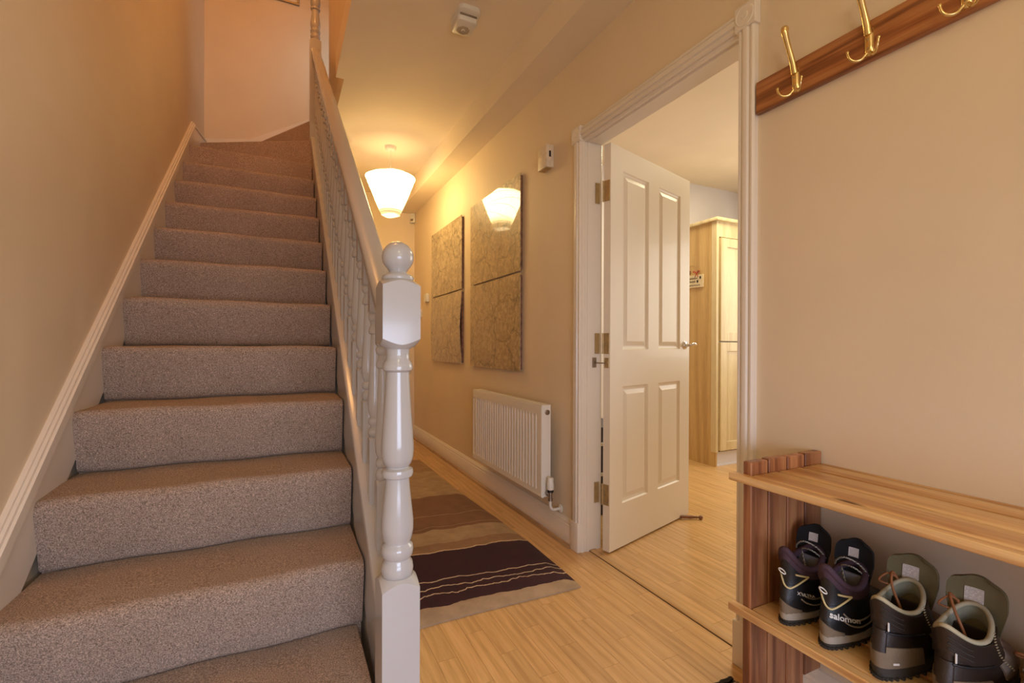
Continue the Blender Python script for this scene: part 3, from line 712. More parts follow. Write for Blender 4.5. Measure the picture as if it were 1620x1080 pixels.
sh = part('lamp_shade', bm, 'shade', PL, smooth=60)
bm = B()
for z0, tilt, ph in ((2.10, 0, 0), (2.118, 0.02, 1), (2.136, -0.03, 2), (2.19, 0.35, 0.6), (2.23, -0.30, 2.2), (2.30, 0.22, 4.0), (2.35, -0.18, 1.2), (2.395, 0, 0)):
    pts = []
    for i in range(40):
        a = 2*PI*i/40; r0 = shade_r(z0); z = z0
        for _ in range(3): z = max(2.086, min(2.394, z0+tilt*r0*C_(a-ph))); r0 = shade_r(z)
        pts.append((LX+(r0*1.008+0.001)*C_(a), LY+(r0*1.008+0.001)*S_(a), z))
    add_tube(bm, pts, 0.0016, 4, True)
part('wire_ring', bm, 'wire', sh)

# ------------------------------------------------------------------ smoke alarm
SA = thing('smoke_alarm', (0.818, 2.205, 2.65), 'white rectangular smoke alarm on the ceiling above the hall', 'smoke alarm')
def rbox(bm, cx, cy, hx, hy, r, z0, z1, inset=0.0):
    pts = []
    for q, (sx, sy) in enumerate(((1, 1), (-1, 1), (-1, -1), (1, -1))):
        for i in range(6):
            a = q*PI/2+PI/2*i/5; pts.append((cx+sx*(hx-r)+r*C_(a), cy+sy*(hy-r)+r*S_(a)))
    rings = []
    for z, ins in ((z0+0.004, inset*0.0), (z1, 0.0)): rings.append([bm.verts.new((p[0], p[1], z)) for p in pts])
    low = [bm.verts.new((cx+(p[0]-cx)*0.93, cy+(p[1]-cy)*0.93, z0)) for p in pts]
    m = len(pts)
    for a, b in ((low, rings[0]), (rings[0], rings[1])):
        for i in range(m): j = (i+1) % m; bm.faces.new((a[i], a[j], b[j], b[i]))
    bm.faces.new(low[::-1]); bm.faces.new(rings[1])
bm = B(); rbox(bm, 0.818, 2.205, 0.056, 0.080, 0.026, 2.628, 2.650); part('base', bm, 'plastic', SA, smooth=50)
bm = B(); rbox(bm, 0.818, 2.222, 0.052, 0.060, 0.022, 2.598, 2.634); part('cover', bm, 'plastic', SA, smooth=50)
bm = B(); add_box(bm, 0.775, 0.861, 2.158, 2.162, 2.620, 2.628); part('slot', bm, 'steel', SA)
bm = B()
for ix in range(-7, 8):
    for iy in range(-7, 8):
        x, y = ix*0.0045+(iy % 2)*0.00225, iy*0.0042
        if 0.010 < math.hypot(x, y) < 0.032: add_lathe(bm, [(0.0015, 0), (0.0015, 0.003)], 6, Matrix.Translation((0.818+x, 2.238+y, 2.5972)))
part('vent_grille', bm, 'steel', SA, kind='stuff')
bm = B(); add_lathe(bm, [(0.006, 2.6005), (0.009, 2.596), (0.006, 2.594), (0.0001, 2.5955)], 14, None, 0.818, 2.238); part('test_button', bm, 'plastic', SA)
bm = B(); add_lathe(bm, [(0.0032, 2.6), (0.0032, 2.5935), (0.0001, 2.5935)], 10, None, 0.818, 2.238); part('sounder_hole', bm, 'dark', SA)

# ------------------------------------------------------------------ wall fittings
TH = thing('chime_box', (XW, 2.262, 2.05), 'cream wall mounted chime box beside the kitchen door frame', 'chime box')
bm = B(); add_box(bm, XW-0.046, XW, 2.213, 2.31, 1.99, 2.112, 0.003, 2); MAT['cream'] = plain('cream_plastic', (0.80, 0.67, 0.52), 0.45); part('body', bm, 'cream', TH)
bm = B(); add_box(bm, XW-0.030, XW-0.018, 2.2115, 2.214, 2.045, 2.078, 0.0005); part('display', bm, 'black', TH)
bm = B(); add_box(bm, XW-0.040, XW-0.008, 2.22, 2.303, 1.9885, 1.991); part('base_vent', bm, 'oldbrass', TH)
PR = thing('motion_sensor', (XW-0.02, YF-0.02, 2.42), 'small white motion sensor high in the far hall corner', 'sensor')
bm = B(); Mp = Matrix.Translation((XW-0.030, YF-0.030, 2.42)) @ Matrix.Rotation(math.radians(-45), 4, 'Z')
add_box(bm, -0.030, 0.030, -0.018, 0.022, -0.052, 0.052, 0.006, 2, Mp); part('body', bm, 'plastic', PR)
bm = B(); add_box(bm, -0.017, 0.017, -0.021, -0.017, -0.036, -0.010, 0.002, 1, Mp); part('lens', bm, 'steel', PR)
def switch(name, y, z, w_, h_, label, d=0.018):
    s = thing(name, (XW, y, z), label, 'switch')
    bm = B(); add_box(bm, XW-d, XW, y-w_/2, y+w_/2, z-h_/2, z+h_/2, 0.003, 2); part('plate', bm, 'plastic', s)
    bm = B(); add_box(bm, XW-d-0.004, XW-d+0.001, y-0.009, y+0.009, z-0.016, z+0.016, 0.001); part('rocker', bm, 'plastic', s)
switch('thermostat', 4.66, 1.495, 0.085, 0.085, 'white thermostat just left of the far map pictures', 0.030)
switch('light_switch', 4.92, 1.355, 0.085, 0.085, 'white light switch nearest the far hall corner', 0.010)
# four map pictures
XP = XW-0.020
def picture(mat, y0, y1, z0, z1, label, bulge=0.0):
    t = thing('map_picture', (XW, (y0+y1)/2, z0), label, 'picture', 'unframed map pictures on the hall wall')
    bm = B(); add_box(bm, XP+0.004, XW, y0+0.012, y1-0.012, z0+0.012, z1-0.012); part('backing_board', bm, 'walnut', t)
    bm = B(); N = 14; M_ = 10
    G = []
    for i in range(N+1):
        row = []
        for j in range(M_+1):
            u, v = i/N, j/M_
            b = bulge*(S_(PI*v)**1.5)*(0.35+0.65*(1-u))*(1-0.25*C_(6*u))
            row.append(bm.verts.new((XP-0.002-b, y0+(y1-y0)*u, z0+(z1-z0)*v)))
        G.append(row)
    for i in range(N):
        for j in range(M_): bm.faces.new((G[i][j], G[i+1][j], G[i+1][j+1], G[i][j+1]))
    r = bmesh.ops.extrude_face_region(bm, geom=bm.faces[:]); bmesh.ops.translate(bm, vec=(0.005, 0, 0), verts=[v for v in r['geom'] if isinstance(v, bmesh.types.BMVert)])
    part('map_print', bm, mat, t, smooth=30)
picture('map_a', 3.615, 4.460, 1.478, 2.078, 'upper map picture of the pair nearer the far wall')
picture('map_b', 2.570, 3.412, 1.478, 2.078, 'upper map picture of the nearer pair, reflecting the lamp')
picture('map_c', 3.615, 4.460, 0.868, 1.466, 'lower map picture of the far pair, its glazing bulging', 0.022)
picture('map_d', 2.570, 3.412, 0.860, 1.466, 'lower map picture of the nearer pair, above the radiator')

# ------------------------------------------------------------------ radiator
RD = thing('radiator', (1.26, 2.66, 0.21), 'white ribbed panel radiator on the hall wall below the map pictures', 'radiator')
ry0, ry1, rz0, rz1, rx0, rx1 = 2.165, 3.155, 0.212, 0.700, 1.236, 1.292
bm = B(); NR = 26; pit = (ry1-ry0-0.05)/NR; cols = []
for i in range(NR):
    y = ry0+0.025+pit*i
    for f, d in ((0.0, 0), (0.58, 0), (0.68, 1), (0.90, 1)): cols.append((y+pit*f, d))
cols = [(ry0+0.001, 0)]+cols+[(ry1-0.001, 0)]
lv = [(rz0, 0, 0.006), (rz0+0.006, 0, 0), (rz0+0.035, 0, 0), (rz0+0.05, 1, 0), (rz1-0.062, 1, 0), (rz1-0.047, 0, 0), (rz1-0.006, 0, 0), (rz1-0.001, 0, 0.006)]
G = [[bm.verts.new((rx0+e+(0.009*d if a else 0), y, z)) for z, a, e in lv] for y, d in cols]
for a, b in zip(G[:-1], G[1:]):
    for j in range(len(lv)-1): bm.faces.new((a[j], b[j], b[j+1], a[j+1]))
r = bmesh.ops.extrude_face_region(bm, geom=bm.faces[:])
for v in r['geom']:
    if isinstance(v, bmesh.types.BMVert): v.co.x = rx0+0.016
part('front_panel', bm, 'radiator', RD, smooth=15)
bm = B(); add_box(bm, rx1-0.012, rx1, ry0+0.005, ry1-0.005, rz0+0.01, rz1-0.01, 0.003); part('back_panel', bm, 'radiator', RD)
for y in (ry0-0.0015, ry1-0.0015):
    bm = B(); add_box(bm, rx0+0.004, rx1, y, y+0.003, rz0+0.004, rz1+0.002, 0.001); part('side_cover', bm, 'radiator', RD)
bm = B()
add_box(bm, rx0+0.001, rx0+0.010, ry0, ry1, rz1-0.004, rz1+0.004, 0.001); add_box(bm, rx1-0.009, rx1, ry0, ry1, rz1-0.004, rz1+0.004, 0.001)
for i in range(40):
    y = ry0+(ry1-ry0)*(i+0.5)/40; add_box(bm, rx0+0.009, rx1-0.008, y-0.006, y+0.006, rz1-0.002, rz1+0.002)
part('top_grille', bm, 'radiator', RD)
bm = B(); Mv = Matrix.Translation((1.270, ry0-0.001, 0.664)) @ Matrix.Rotation(PI/2, 4, 'X')
add_lathe(bm, [(0.0145, 0), (0.0145, 0.003), (0.011, 0.004), (0.010, 0.001), (0.0001, 0.001)], 16, Mv); part('blanking_plug', bm, 'steel', RD)
for a in ((rx1-0.001, XW-0.0012, 2.40, 2.43, 0.25, 0.68), (rx1-0.001, XW-0.0012, 2.90, 2.93, 0.25, 0.68), (1.285, 1.305, 3.12, 3.14, 0.19, 0.213)):
    bm = B(); add_box(bm, *a); part('bracket', bm, 'steel', RD)
# thermostatic valve at the near bottom corner
vx, vy = 1.268, 2.125
bm = B(); add_lathe(bm, [(0.013, 0.262), (0.0185, 0.266), (0.0195, 0.285), (0.0185, 0.300), (0.0165, 0.303), (0.0175, 0.318), (0.015, 0.328), (0.0001, 0.330)], 18, None, vx, vy); vh = part('valve_head', bm, 'plastic', RD, smooth=40)
bm = B(); add_lathe(bm, [(0.0175, 0.252), (0.018, 0.262), (0.014, 0.263)], 18, None, vx, vy); part('valve_collar', bm, 'black', RD)
bm = B(); add_lathe(bm, [(0.009, 0.205), (0.013, 0.206), (0.013, 0.218), (0.0095, 0.220), (0.0095, 0.238), (0.012, 0.240), (0.012, 0.252)], 12, None, vx, vy)
add_tube(bm, [(vx, vy, 0.238), (vx, ry0+0.004, 0.238)], 0.0105, 12); add_lathe(bm, [(0.0145, 0), (0.0145, 0.012)], 8, Matrix.Translation((vx, vy+0.018, 0.238)) @ Matrix.Rotation(-PI/2, 4, 'X'))
part('valve_body', bm, 'steel', RD, smooth=40)
bm = B(); add_tube(bm, smooth_path([(vx, vy, 0.208), (vx, vy, 0.180), (vx+0.012, vy, 0.160), (vx+0.035, vy, 0.157), (XW-0.0012, vy, 0.157)], 5), 0.0075, 10)
add_lathe(bm, [(0.012, 0), (0.022, 0.002), (0.022, 0.006), (0.010, 0.012)], 18, Matrix.Translation((XW-0.0012, vy, 0.157)) @ Matrix.Rotation(-PI/2, 4, 'Y'))
part('pipe', bm, 'plastic', RD, smooth=50)

# ------------------------------------------------------------------ rug
bm = B(); NXr, NYr = 16, 60; x0r, x1r, y0r, Lr = 0.34, 1.128, 1.655, 2.43
G = []
for j in range(NYr+1):
    v = j/NYr; row = []
    for i in range(NXr+1):
        u = i/NXr
        xx = x0r+(x1r-x0r)*u+0.014*S_(v*7+0.5)+0.012*S_(v*3.0)-0.045*v*v
        yy = y0r+Lr*v+0.006*S_(u*5+v*4)
        edge = min(u, 1-u)*(x1r-x0r); ed2 = min(v, 1-v)*Lr
        z = 0.021*min(1, (min(edge, ed2)/0.018+0.35))+0.0015*S_(xx*31)*S_(yy*17)
        row.append(bm.verts.new((xx, yy, z)))
    G.append(row)
for j in range(NYr):
    for i in range(NXr): bm.faces.new((G[j][i], G[j][i+1], G[j+1][i+1], G[j+1][i]))
r = bmesh.ops.extrude_face_region(bm, geom=bm.faces[:])
for v in r['geom']:
    if isinstance(v, bmesh.types.BMVert): v.co.z = 0.0008
obj('hall_rug', bm, 'rug', loc=(x0r, y0r, 0), smooth=60, label='long wool runner with beige, brown and dark plum bands on the hall floor', cat='rug')
# door mat corner: braided ribs
MT = thing('door_mat', (0.94, 0.8, 0), 'black and beige ribbed door mat by the foot of the shoe rack', 'mat')
bm = B(); add_box(bm, 0.64, 1.238, 0.42, 1.0, 0.001, 0.005); part('backing', bm, 'black', MT)
for i in range(24):
    y = 0.989-i*0.0236; bm = B()
    N = 48; pts = [(0.645+0.588*k/N, y+0.0012*S_(k*2.0+i), 0.0095+0.0008*S_(k*2.7)) for k in range(N+1)]
    add_tube(bm, pts, [0.0078+0.0016*S_(k*2.1) for k in range(N+1)], 5, False, (Vector((0, 0, 1)), 0.6))
    MAT.setdefault('matblack', plain('mat_black', (0.02, 0.015, 0.015), 0.9)); MAT.setdefault('matbeige', plain('mat_beige', (0.30, 0.20, 0.12), 0.9))
    part('rib', bm, 'matbeige' if i % 3 == 1 else 'matblack', MT)

# ------------------------------------------------------------------ coat rack
CR = thing('coat_rack', (XW, 0.3, 1.78), 'dark stained wooden coat rack with polished brass hooks high on the wall', 'coat rack')
bm = B(); add_box(bm, XW-0.019, XW, -0.62, 0.979, 1.735, 1.832, 0.0025, 2); part('board', bm, 'rackwood', CR)
def hook(y):
    bm = B(); xf = XW-0.019
    # back plate
    pl = []
    for z, hw, d in ((1.742, 0.006, 0.004), (1.746, 0.0095, 0.006), (1.765, 0.0105, 0.007), (1.795, 0.0110, 0.0085), (1.808, 0.0100, 0.010)):
        pl.append([bm.verts.new((xf-d*q, y+hw*p, z)) for p, q in ((-1, 0), (-0.8, 0.7), (-0.3, 1), (0.3, 1), (0.8, 0.7), (1, 0))])
    for a, b in zip(pl[:-1], pl[1:]):
        for i in range(5): bm.faces.new((a[i], a[i+1], b[i+1], b[i]))
        bm.faces.new((a[5], a[0], b[0], b[5]))
    bm.faces.new(pl[0]); bm.faces.new(pl[-1][::-1])
    pth = smooth_path([(xf-0.004, y, 1.795), (xf-0.010, y, 1.812), (xf-0.019, y, 1.832), (xf-0.031, y, 1.856), (xf-0.042, y, 1.878), (xf-0.050, y, 1.897), (xf-0.050, y, 1.906)], 4)
    n = len(pth); K = [0.0105, 0.0092, 0.0080, 0.0074, 0.0080, 0.0096, 0.0104]
    rad = [K[int(f)]+(K[min(6, int(f)+1)]-K[int(f)])*(f-int(f)) for f in [6*i/(n-1) for i in range(n)]]
    add_tube(bm, pth, rad, 14)
    bmesh.ops.create_uvsphere(bm, u_segments=14, v_segments=10, radius=0.0105, matrix=Matrix.Translation(pth[-1]))
    h_ = part('hook', bm, 'brass', CR, smooth=60)
    for s in (-1, 1):
        bm = B(); pth = smooth_path([(xf-0.004, y+s*0.004, 1.750), (xf-0.010, y+s*0.012, 1.739), (xf-0.019, y+s*0.022, 1.737), (xf-0.026, y+s*0.030, 1.744), (xf-0.029, y+s*0.034, 1.757), (xf-0.028, y+s*0.035, 1.764)], 4)
        n = len(pth); add_tube(bm, pth, [0.0042-0.0014*i/n+(0.0012 if i > n-4 else 0) for i in range(n)], 8)
        part('prong', bm, 'brass', h_, smooth=60)
    bm = B()
    for z in (1.760, 1.782): add_lathe(bm, [(0.0032, 0), (0.003, 0.0012), (0.0001, 0.0016)], 10, Matrix.Translation((xf-0.0072, y, z)) @ Matrix.Rotation(-PI/2, 4, 'Y'))
    part('screw', bm, 'oldbrass', h_)
for y in (0.853, 0.666, 0.480, 0.294): hook(y)
# ------------------------------------------------------------------ upstairs picture
UP = thing('picture_frame', (0.03, 4.84, 4.15), 'silvery edge of a framed picture high on the wall above the stair turn', 'picture')
bm = B()
ux0, ux1, uz0, uz1, Yu = -0.40, 0.15, 4.180, 4.72, 4.83
for a in ((ux0, ux1, uz0, uz0+0.02), (ux0, ux1, uz1-0.02, uz1), (ux0, ux0+0.02, uz0+0.02, uz1-0.02), (ux1-0.02, ux1, uz0+0.02, uz1-0.02)): add_box(bm, a[0], a[1], Yu, 4.85, a[2], a[3], 0.002)
part('frame', bm, 'steel', UP)
bm = B(); add_box(bm, ux0+0.02, ux1-0.02, Yu+0.008, 4.848, uz0+0.02, uz1-0.02); part('mount', bm, 'plastic', UP)

# ------------------------------------------------------------------ shoe rack
SR = thing('shoe_rack', (1.18, 0.40, 0.014), 'slatted reddish pine shoe rack holding walking boots against the right wall', 'shoe rack')
xb_ = [(1.045, 1.108), (1.113, 1.182), (1.187, 1.256), (1.261, 1.331)]
for ysd in (0.785, -0.022):
    for i, (a, b) in enumerate(xb_):
        bm = B(); add_box(bm, a, b, ysd, ysd+0.023, 0.0165 if i < 3 else 0.137, 0.731+0.0015*(i % 2), 0.002, 1); part('side_board', bm, 'pine_side', SR)
for z, xs_ in ((0.700, [(1.049, 1.138), (1.149, 1.234), (1.245, 1.315), (1.320, 1.334)]), (0.370, [(1.048, 1.138), (1.150, 1.238), (1.248, 1.330)])):
    bm = B(); add_box(bm, 1.021, 1.044, -0.05, 0.832, z-0.019, z, 0.002, 1); part('front_rail', bm, 'pine_top', SR)
    for a, b in xs_:
        bm = B(); add_box(bm, a, b, 0.002, 0.784, z-0.019, z, 0.0035, 2); part('shelf_slat', bm, 'pine_top', SR)

# ------------------------------------------------------------------ boots
MAT['b_black'] = plain('boot_black_synthetic', (0.013, 0.012, 0.013), 0.42, 0, 0.3, 500)
MAT['b_inner'] = plain('boot_black_lining', (0.008, 0.007, 0.008), 0.95)
MAT['b_plum'] = plain('plum_collar_fabric', (0.060, 0.028, 0.042), 0.8, 0, 0.3, 700)
MAT['b_grey'] = plain('muddy_midsole', (0.34, 0.29, 0.23), 0.8, 0, 0.3, 200)
MAT['b_sole'] = plain('dark_rubber_sole', (0.035, 0.028, 0.022), 0.8, 0, 0.3, 150)
MAT['b_mud'] = plain('mud_stained_suede', (0.20, 0.145, 0.095), 0.9, 0, 0.4, 200)
MAT['b_yellow'] = plain('pale_yellow_piping', (0.62, 0.50, 0.25), 0.6)
MAT['b_white'] = plain('white_print', (0.72, 0.68, 0.64), 0.5)
MAT['b_brown'] = plain('dark_brown_leather', (0.026, 0.015, 0.010), 0.45, 0, 0.2, 300)
MAT['b_taupe'] = plain('taupe_suede', (0.20, 0.14, 0.10), 0.9, 0, 0.3, 400)
MAT['b_olive'] = plain('olive_tongue_fabric', (0.150, 0.125, 0.060), 0.85, 0, 0.3, 700)
MAT['b_lining'] = plain('sage_grey_lining', (0.23, 0.225, 0.16), 0.9, 0, 0.3, 700)
MAT['b_rim'] = plain('cream_collar_edge', (0.42, 0.36, 0.23), 0.8)
MAT['b_orange'] = plain('rust_lace', (0.30, 0.11, 0.035), 0.7)
MAT['b_silver'] = plain('silver_mesh', (0.32, 0.31, 0.34), 0.4, 0.5)
def lace_mat():
    m = NT('flecked_black_white_lace'); v = m.tc(); f = m.n('ShaderNodeTexChecker'); f.inputs['Scale'].default_value = 420; m.l(v, f.inputs['Vector'])
    f.inputs['Color1'].default_value = (0.02, 0.02, 0.02, 1); f.inputs['Color2'].default_value = (0.50, 0.44, 0.34, 1)
    m.base(f.outputs['Color']); m.set(Roughness=0.8); return m.m
MAT['b_lace'] = lace_mat()
def label_mat():
    m = NT('care_label'); v = m.tc((1, 1, 1)); f = m.n('ShaderNodeTexWave', bands_direction='Z'); f.inputs['Scale'].default_value = 120; f.inputs['Distortion'].default_value = 0.0; f.inputs['Detail Scale'].default_value = 40
    m.l(v, f.inputs['Vector']); n = m.noise(v, 420, 1)
    mu = m.n('ShaderNodeMath', operation='MULTIPLY'); m.l(f.outputs['Fac'], mu.inputs[0]); m.l(n, mu.inputs[1])
    m.base(m.ramp(mu.outputs[0], [(0.30, (0.66, 0.60, 0.56)), (0.46, (0.30, 0.26, 0.24))])); m.set(Roughness=0.7); return m.m
MAT['b_label'] = label_mat()

class Boot:
    """boot surface: local x = heel(0) to toe, y = width, z up; theta 0 = back of heel, negative = -y side"""
    def __init__(s, wide=1.0, back=0.165, side=0.122, front=0.150, tall=1.0):
        s.w = wide; s.bk, s.sd, s.fr = back, side, front
        s.lev = [(0.026, 0.004, 0.280, 0.0430), (0.045, 0.001, 0.276, 0.0430), (0.062, 0.002, 0.256, 0.0420), (0.080, 0.007, 0.215, 0.0400), (0.098, 0.012, 0.182, 0.0375), (0.125, 0.010, 0.158, 0.0365), (0.17, 0.002, 0.150, 0.0375)]
        s.lev = [(z*tall, a, b, c*0.97) for z, a, b, c in s.lev]
    def par(s, z):
        L = s.lev
        if z <= L[0][0]: return L[0][1:]
        for a, b in zip(L[:-1], L[1:]):
            if z <= b[0]:
                t = (z-a[0])/(b[0]-a[0]); return tuple(a[i]+(b[i]-a[i])*t for i in (1, 2, 3))
        return L[-1][1:]
    def rim(s, th):
        c = C_(th)
        if c > 0: return s.sd+(s.bk-s.sd)*max(0, c)**2.6
        return s.sd+(s.fr-s.sd)*(-c)**1.4
    def P(s, th, z, off=0.0):
        xb, xf, hw = s.par(z); xc, a = (xb+xf)/2, (xf-xb)/2
        c, sn = C_(th), S_(th); e = 0.93
        ux = -math.copysign(abs(c)**e, c); uy = math.copysign(abs(sn)**e, sn)
        wf = 1.0-0.30*max(0, -ux)**1.5+0.06*max(0, ux)*(1 if z < 0.07 else 0)
        return Vector((xc+(a+off)*ux, (hw*s.w+off)*uy*wf, z))
    def th_at(s, d, z, side=-1, th0=0.0):
        """theta reached after walking arc length d from theta th0 at height z"""
        th = th0; p = s.P(th, z); acc = 0.0; st_ = 0.02
        while acc < abs(d) and abs(th) < 3.2:
            th += side*st_*(1 if d >= 0 else -1); q = s.P(th, z); acc += (q-p).length; p = q
        return th
def patch(bt, th0, th1, f0, f1, off, nt=18, nz=3, thick=0.0012):
    bm = B(); G = []
    for i in range(nt+1):
        th = th0+(th1-th0)*i/nt; a, b = f0(i/nt), f1(i/nt)
        G.append([bm.verts.new(bt.P(th, a+(b-a)*j/nz, off)) for j in range(nz+1)])
    for i in range(nt):
        for j in range(nz): bm.faces.new((G[i][j], G[i+1][j], G[i+1][j+1], G[i][j+1]))
    r = bmesh.ops.extrude_face_region(bm, geom=bm.faces[:])
    for v in r['geom']:
        if isinstance(v, bmesh.types.BMVert):
            d = Vector((v.co.x-0.11, v.co.y, 0)); d.normalize(); v.co -= d*(thick+0.002)
    return bm
def text_mesh(body, size, space=1.0, bold=0.0):
    c = bpy.data.curves.new('txt', 'FONT'); c.body = body; c.size = size; c.space_character = space; c.offset = bold; c.extrude = 0.0003; c.resolution_u = 3
    o = bpy.data.objects.new('txt', c); COL.objects.link(o); bpy.context.view_layer.update()
    dg = bpy.context.evaluated_depsgraph_get(); me = bpy.data.meshes.new_from_object(o.evaluated_get(dg))
    bpy.data.objects.remove(o); bpy.data.curves.remove(c)
    bm = B(); bm.from_mesh(me); bpy.data.meshes.remove(me)
    bmesh.ops.subdivide_edges(bm, edges=[e for e in bm.edges if e.calc_length() > size*0.3], cuts=2)
    return bm
def wrap_text(bt, body, size, d0, z0, slope, xs=1.0, bold=0.0, off=0.0032, side=-1):
    bm = text_mesh(body, size, 1.0, bold)
    tab = []; th = 0.0; p = bt.P(0, z0, off); acc = 0.0; tab.append((0.0, 0.0))
    while acc < 0.30:
        th -= 0.015; q = bt.P(th, z0, off); acc += (q-p).length; p = q; tab.append((acc, th))
    def look(d):
        d = max(0, d)
        for (a, ta), (b, tb) in zip(tab[:-1], tab[1:]):
            if d <= b: return ta+(tb-ta)*(d-a)/max(1e-9, b-a)
        return tab[-1][1]
    for v in bm.verts:
        u = d0+v.co.x*xs; zz = z0+v.co.y+slope*v.co.x*xs; w_ = v.co.z
        v.co = bt.P(look(u), zz, off+w_)
    return bm
def boot_base(t, bt, upper, sole, mid, rimmat, inner, rim_r=0.0065):
    NT_ = 40
    # sole
    def ring(bm, z, off, xs_=0): return [bm.verts.new(Vector((0, 0, 0))+Vector((bt.P(2*PI*i/NT_, 0.026, off).x+xs_, bt.P(2*PI*i/NT_, 0.026, off).y, z))) for i in range(NT_)]
    def loft(bm, rs, cap0=True, cap1=True):
        for a, b in zip(rs[:-1], rs[1:]):
            for i in range(NT_): j = (i+1) % NT_; bm.faces.new((a[i], a[j], b[j], b[i]))
        if cap0: bm.faces.new(rs[0][::-1])
        if cap1: bm.faces.new(rs[-1])
    bm = B(); loft(bm, [ring(bm, 0.0005, -0.004), ring(bm, 0.003, 0.0), ring(bm, 0.012, 0.002), ring(bm, 0.0135, 0.0005)]); so = part('outsole', bm, sole, t, world=False, smooth=50)
    bm = B()
    for i in range(NT_):
        th = 2*PI*i/NT_; p = bt.P(th, 0.026, 0.0005)
        add_box(bm, -0.003, 0.003, -0.0035, 0.0035, 0.0006, 0.006, 0, 1, Matrix.Translation((p.x, p.y, 0)))
    part('tread_lug', bm, sole, so, world=False, kind='stuff')
    bm = B()
    rs = []
    for z, off, k in ((0.0125, 0.0025, 0), (0.016, 0.0030, 1), (0.021, 0.0030, 1), (0.027, 0.002, 1), (0.029, -0.004, 1)):
        rs.append([bm.verts.new((bt.P(2*PI*i/NT_, 0.026, off).x, bt.P(2*PI*i/NT_, 0.026, off).y, z+(0.004*S_(i*0.9) if k else 0))) for i in range(NT_)])
    loft(bm, rs); part('midsole', bm, mid, t, world=False, smooth=50)
    # upper shell with an open top
    bm = B(); rs = []; NZ = 12
    for k in range(NZ+1):
        f = k/NZ; rs.append([bm.verts.new(bt.P(2*PI*i/NT_, 0.026+(bt.rim(2*PI*i/NT_)-0.026)*f)) for i in range(NT_)])
    for k in range(1, 8):
        f = 1-k/7*0.72; rs.append([bm.verts.new(bt.P(2*PI*i/NT_, 0.026+(bt.rim(2*PI*i/NT_)-0.026)*f, -0.0075)) for i in range(NT_)])
    loft(bm, rs, True, True)
    for f_ in bm.faces:
        if f_.calc_center_median() is not None: pass
    bm.faces.ensure_lookup_table()
    for idx, f_ in enumerate(bm.faces):
        f_.material_index = 1 if idx >= NZ*NT_ else 0
    bm.faces[-2].material_index = 0
    part('upper', bm, [upper, inner], t, world=False, smooth=60)
    # padded rim
    bm = B(); pts = [bt.P(2*PI*i/NT_, bt.rim(2*PI*i/NT_), -0.0035)+Vector((0, 0, -0.001)) for i in range(NT_)]
    add_tube(bm, pts, rim_r, 8, True); part('padded_collar', bm, rimmat, t, world=False, smooth=80)
def tongue(t, mat, edge, label_mat_, wide, z0, z1, lean, x0, patchsz, curve=0.010, tilt=0.0):
    bm = B(); NU, NV = 14, 26; G = []
    def T(u, v, off=0.0):   # u in -1..1, v in 0..1
        w_ = wide*(0.70+0.30*min(1, v*1.7))
        rr = 1.0 if v < 0.66 else max(0.0, 1-((v-0.66)/0.345)**3.6)**0.42
        y = u*w_*(0.30+0.70*rr)
        z = z0+(z1-z0)*v - 0.006*u*u*v
        x = x0+lean*v**1.4 - curve*u*u + off
        return Vector((x, y+tilt*v, z))
    for i in range(NU+1):
        G.append([bm.verts.new(T(-1+2*i/NU, j/NV)) for j in range(NV+1)])
    for i in range(NU):
        for j in range(NV): bm.faces.new((G[i][j], G[i+1][j], G[i+1][j+1], G[i][j+1]))
    r = bmesh.ops.extrude_face_region(bm, geom=bm.faces[:])
    bmesh.ops.translate(bm, vec=(0.007, 0, 0.001), verts=[v for v in r['geom'] if isinstance(v, bmesh.types.BMVert)])
    tg = part('tongue', bm, mat, t, world=False, smooth=60)
    bm = B(); pu, pv0, pv1 = patchsz; G = []
    for i in range(5): G.append([bm.verts.new(T(-pu+2*pu*i/4+0.10, pv0+(pv1-pv0)*j/3, -0.0012)) for j in range(4)])
    for i in range(4):
        for j in range(3): bm.faces.new((G[i][j], G[i+1][j], G[i+1][j+1], G[i][j+1]))
    r = bmesh.ops.extrude_face_region(bm, geom=bm.faces[:]); bmesh.ops.translate(bm, vec=(0.0009, 0, 0), verts=[v for v in r['geom'] if isinstance(v, bmesh.types.BMVert)])
    part('care_label', bm, label_mat_, tg, world=False, label='small pale care label')
    return T
SHELF = 0.3705
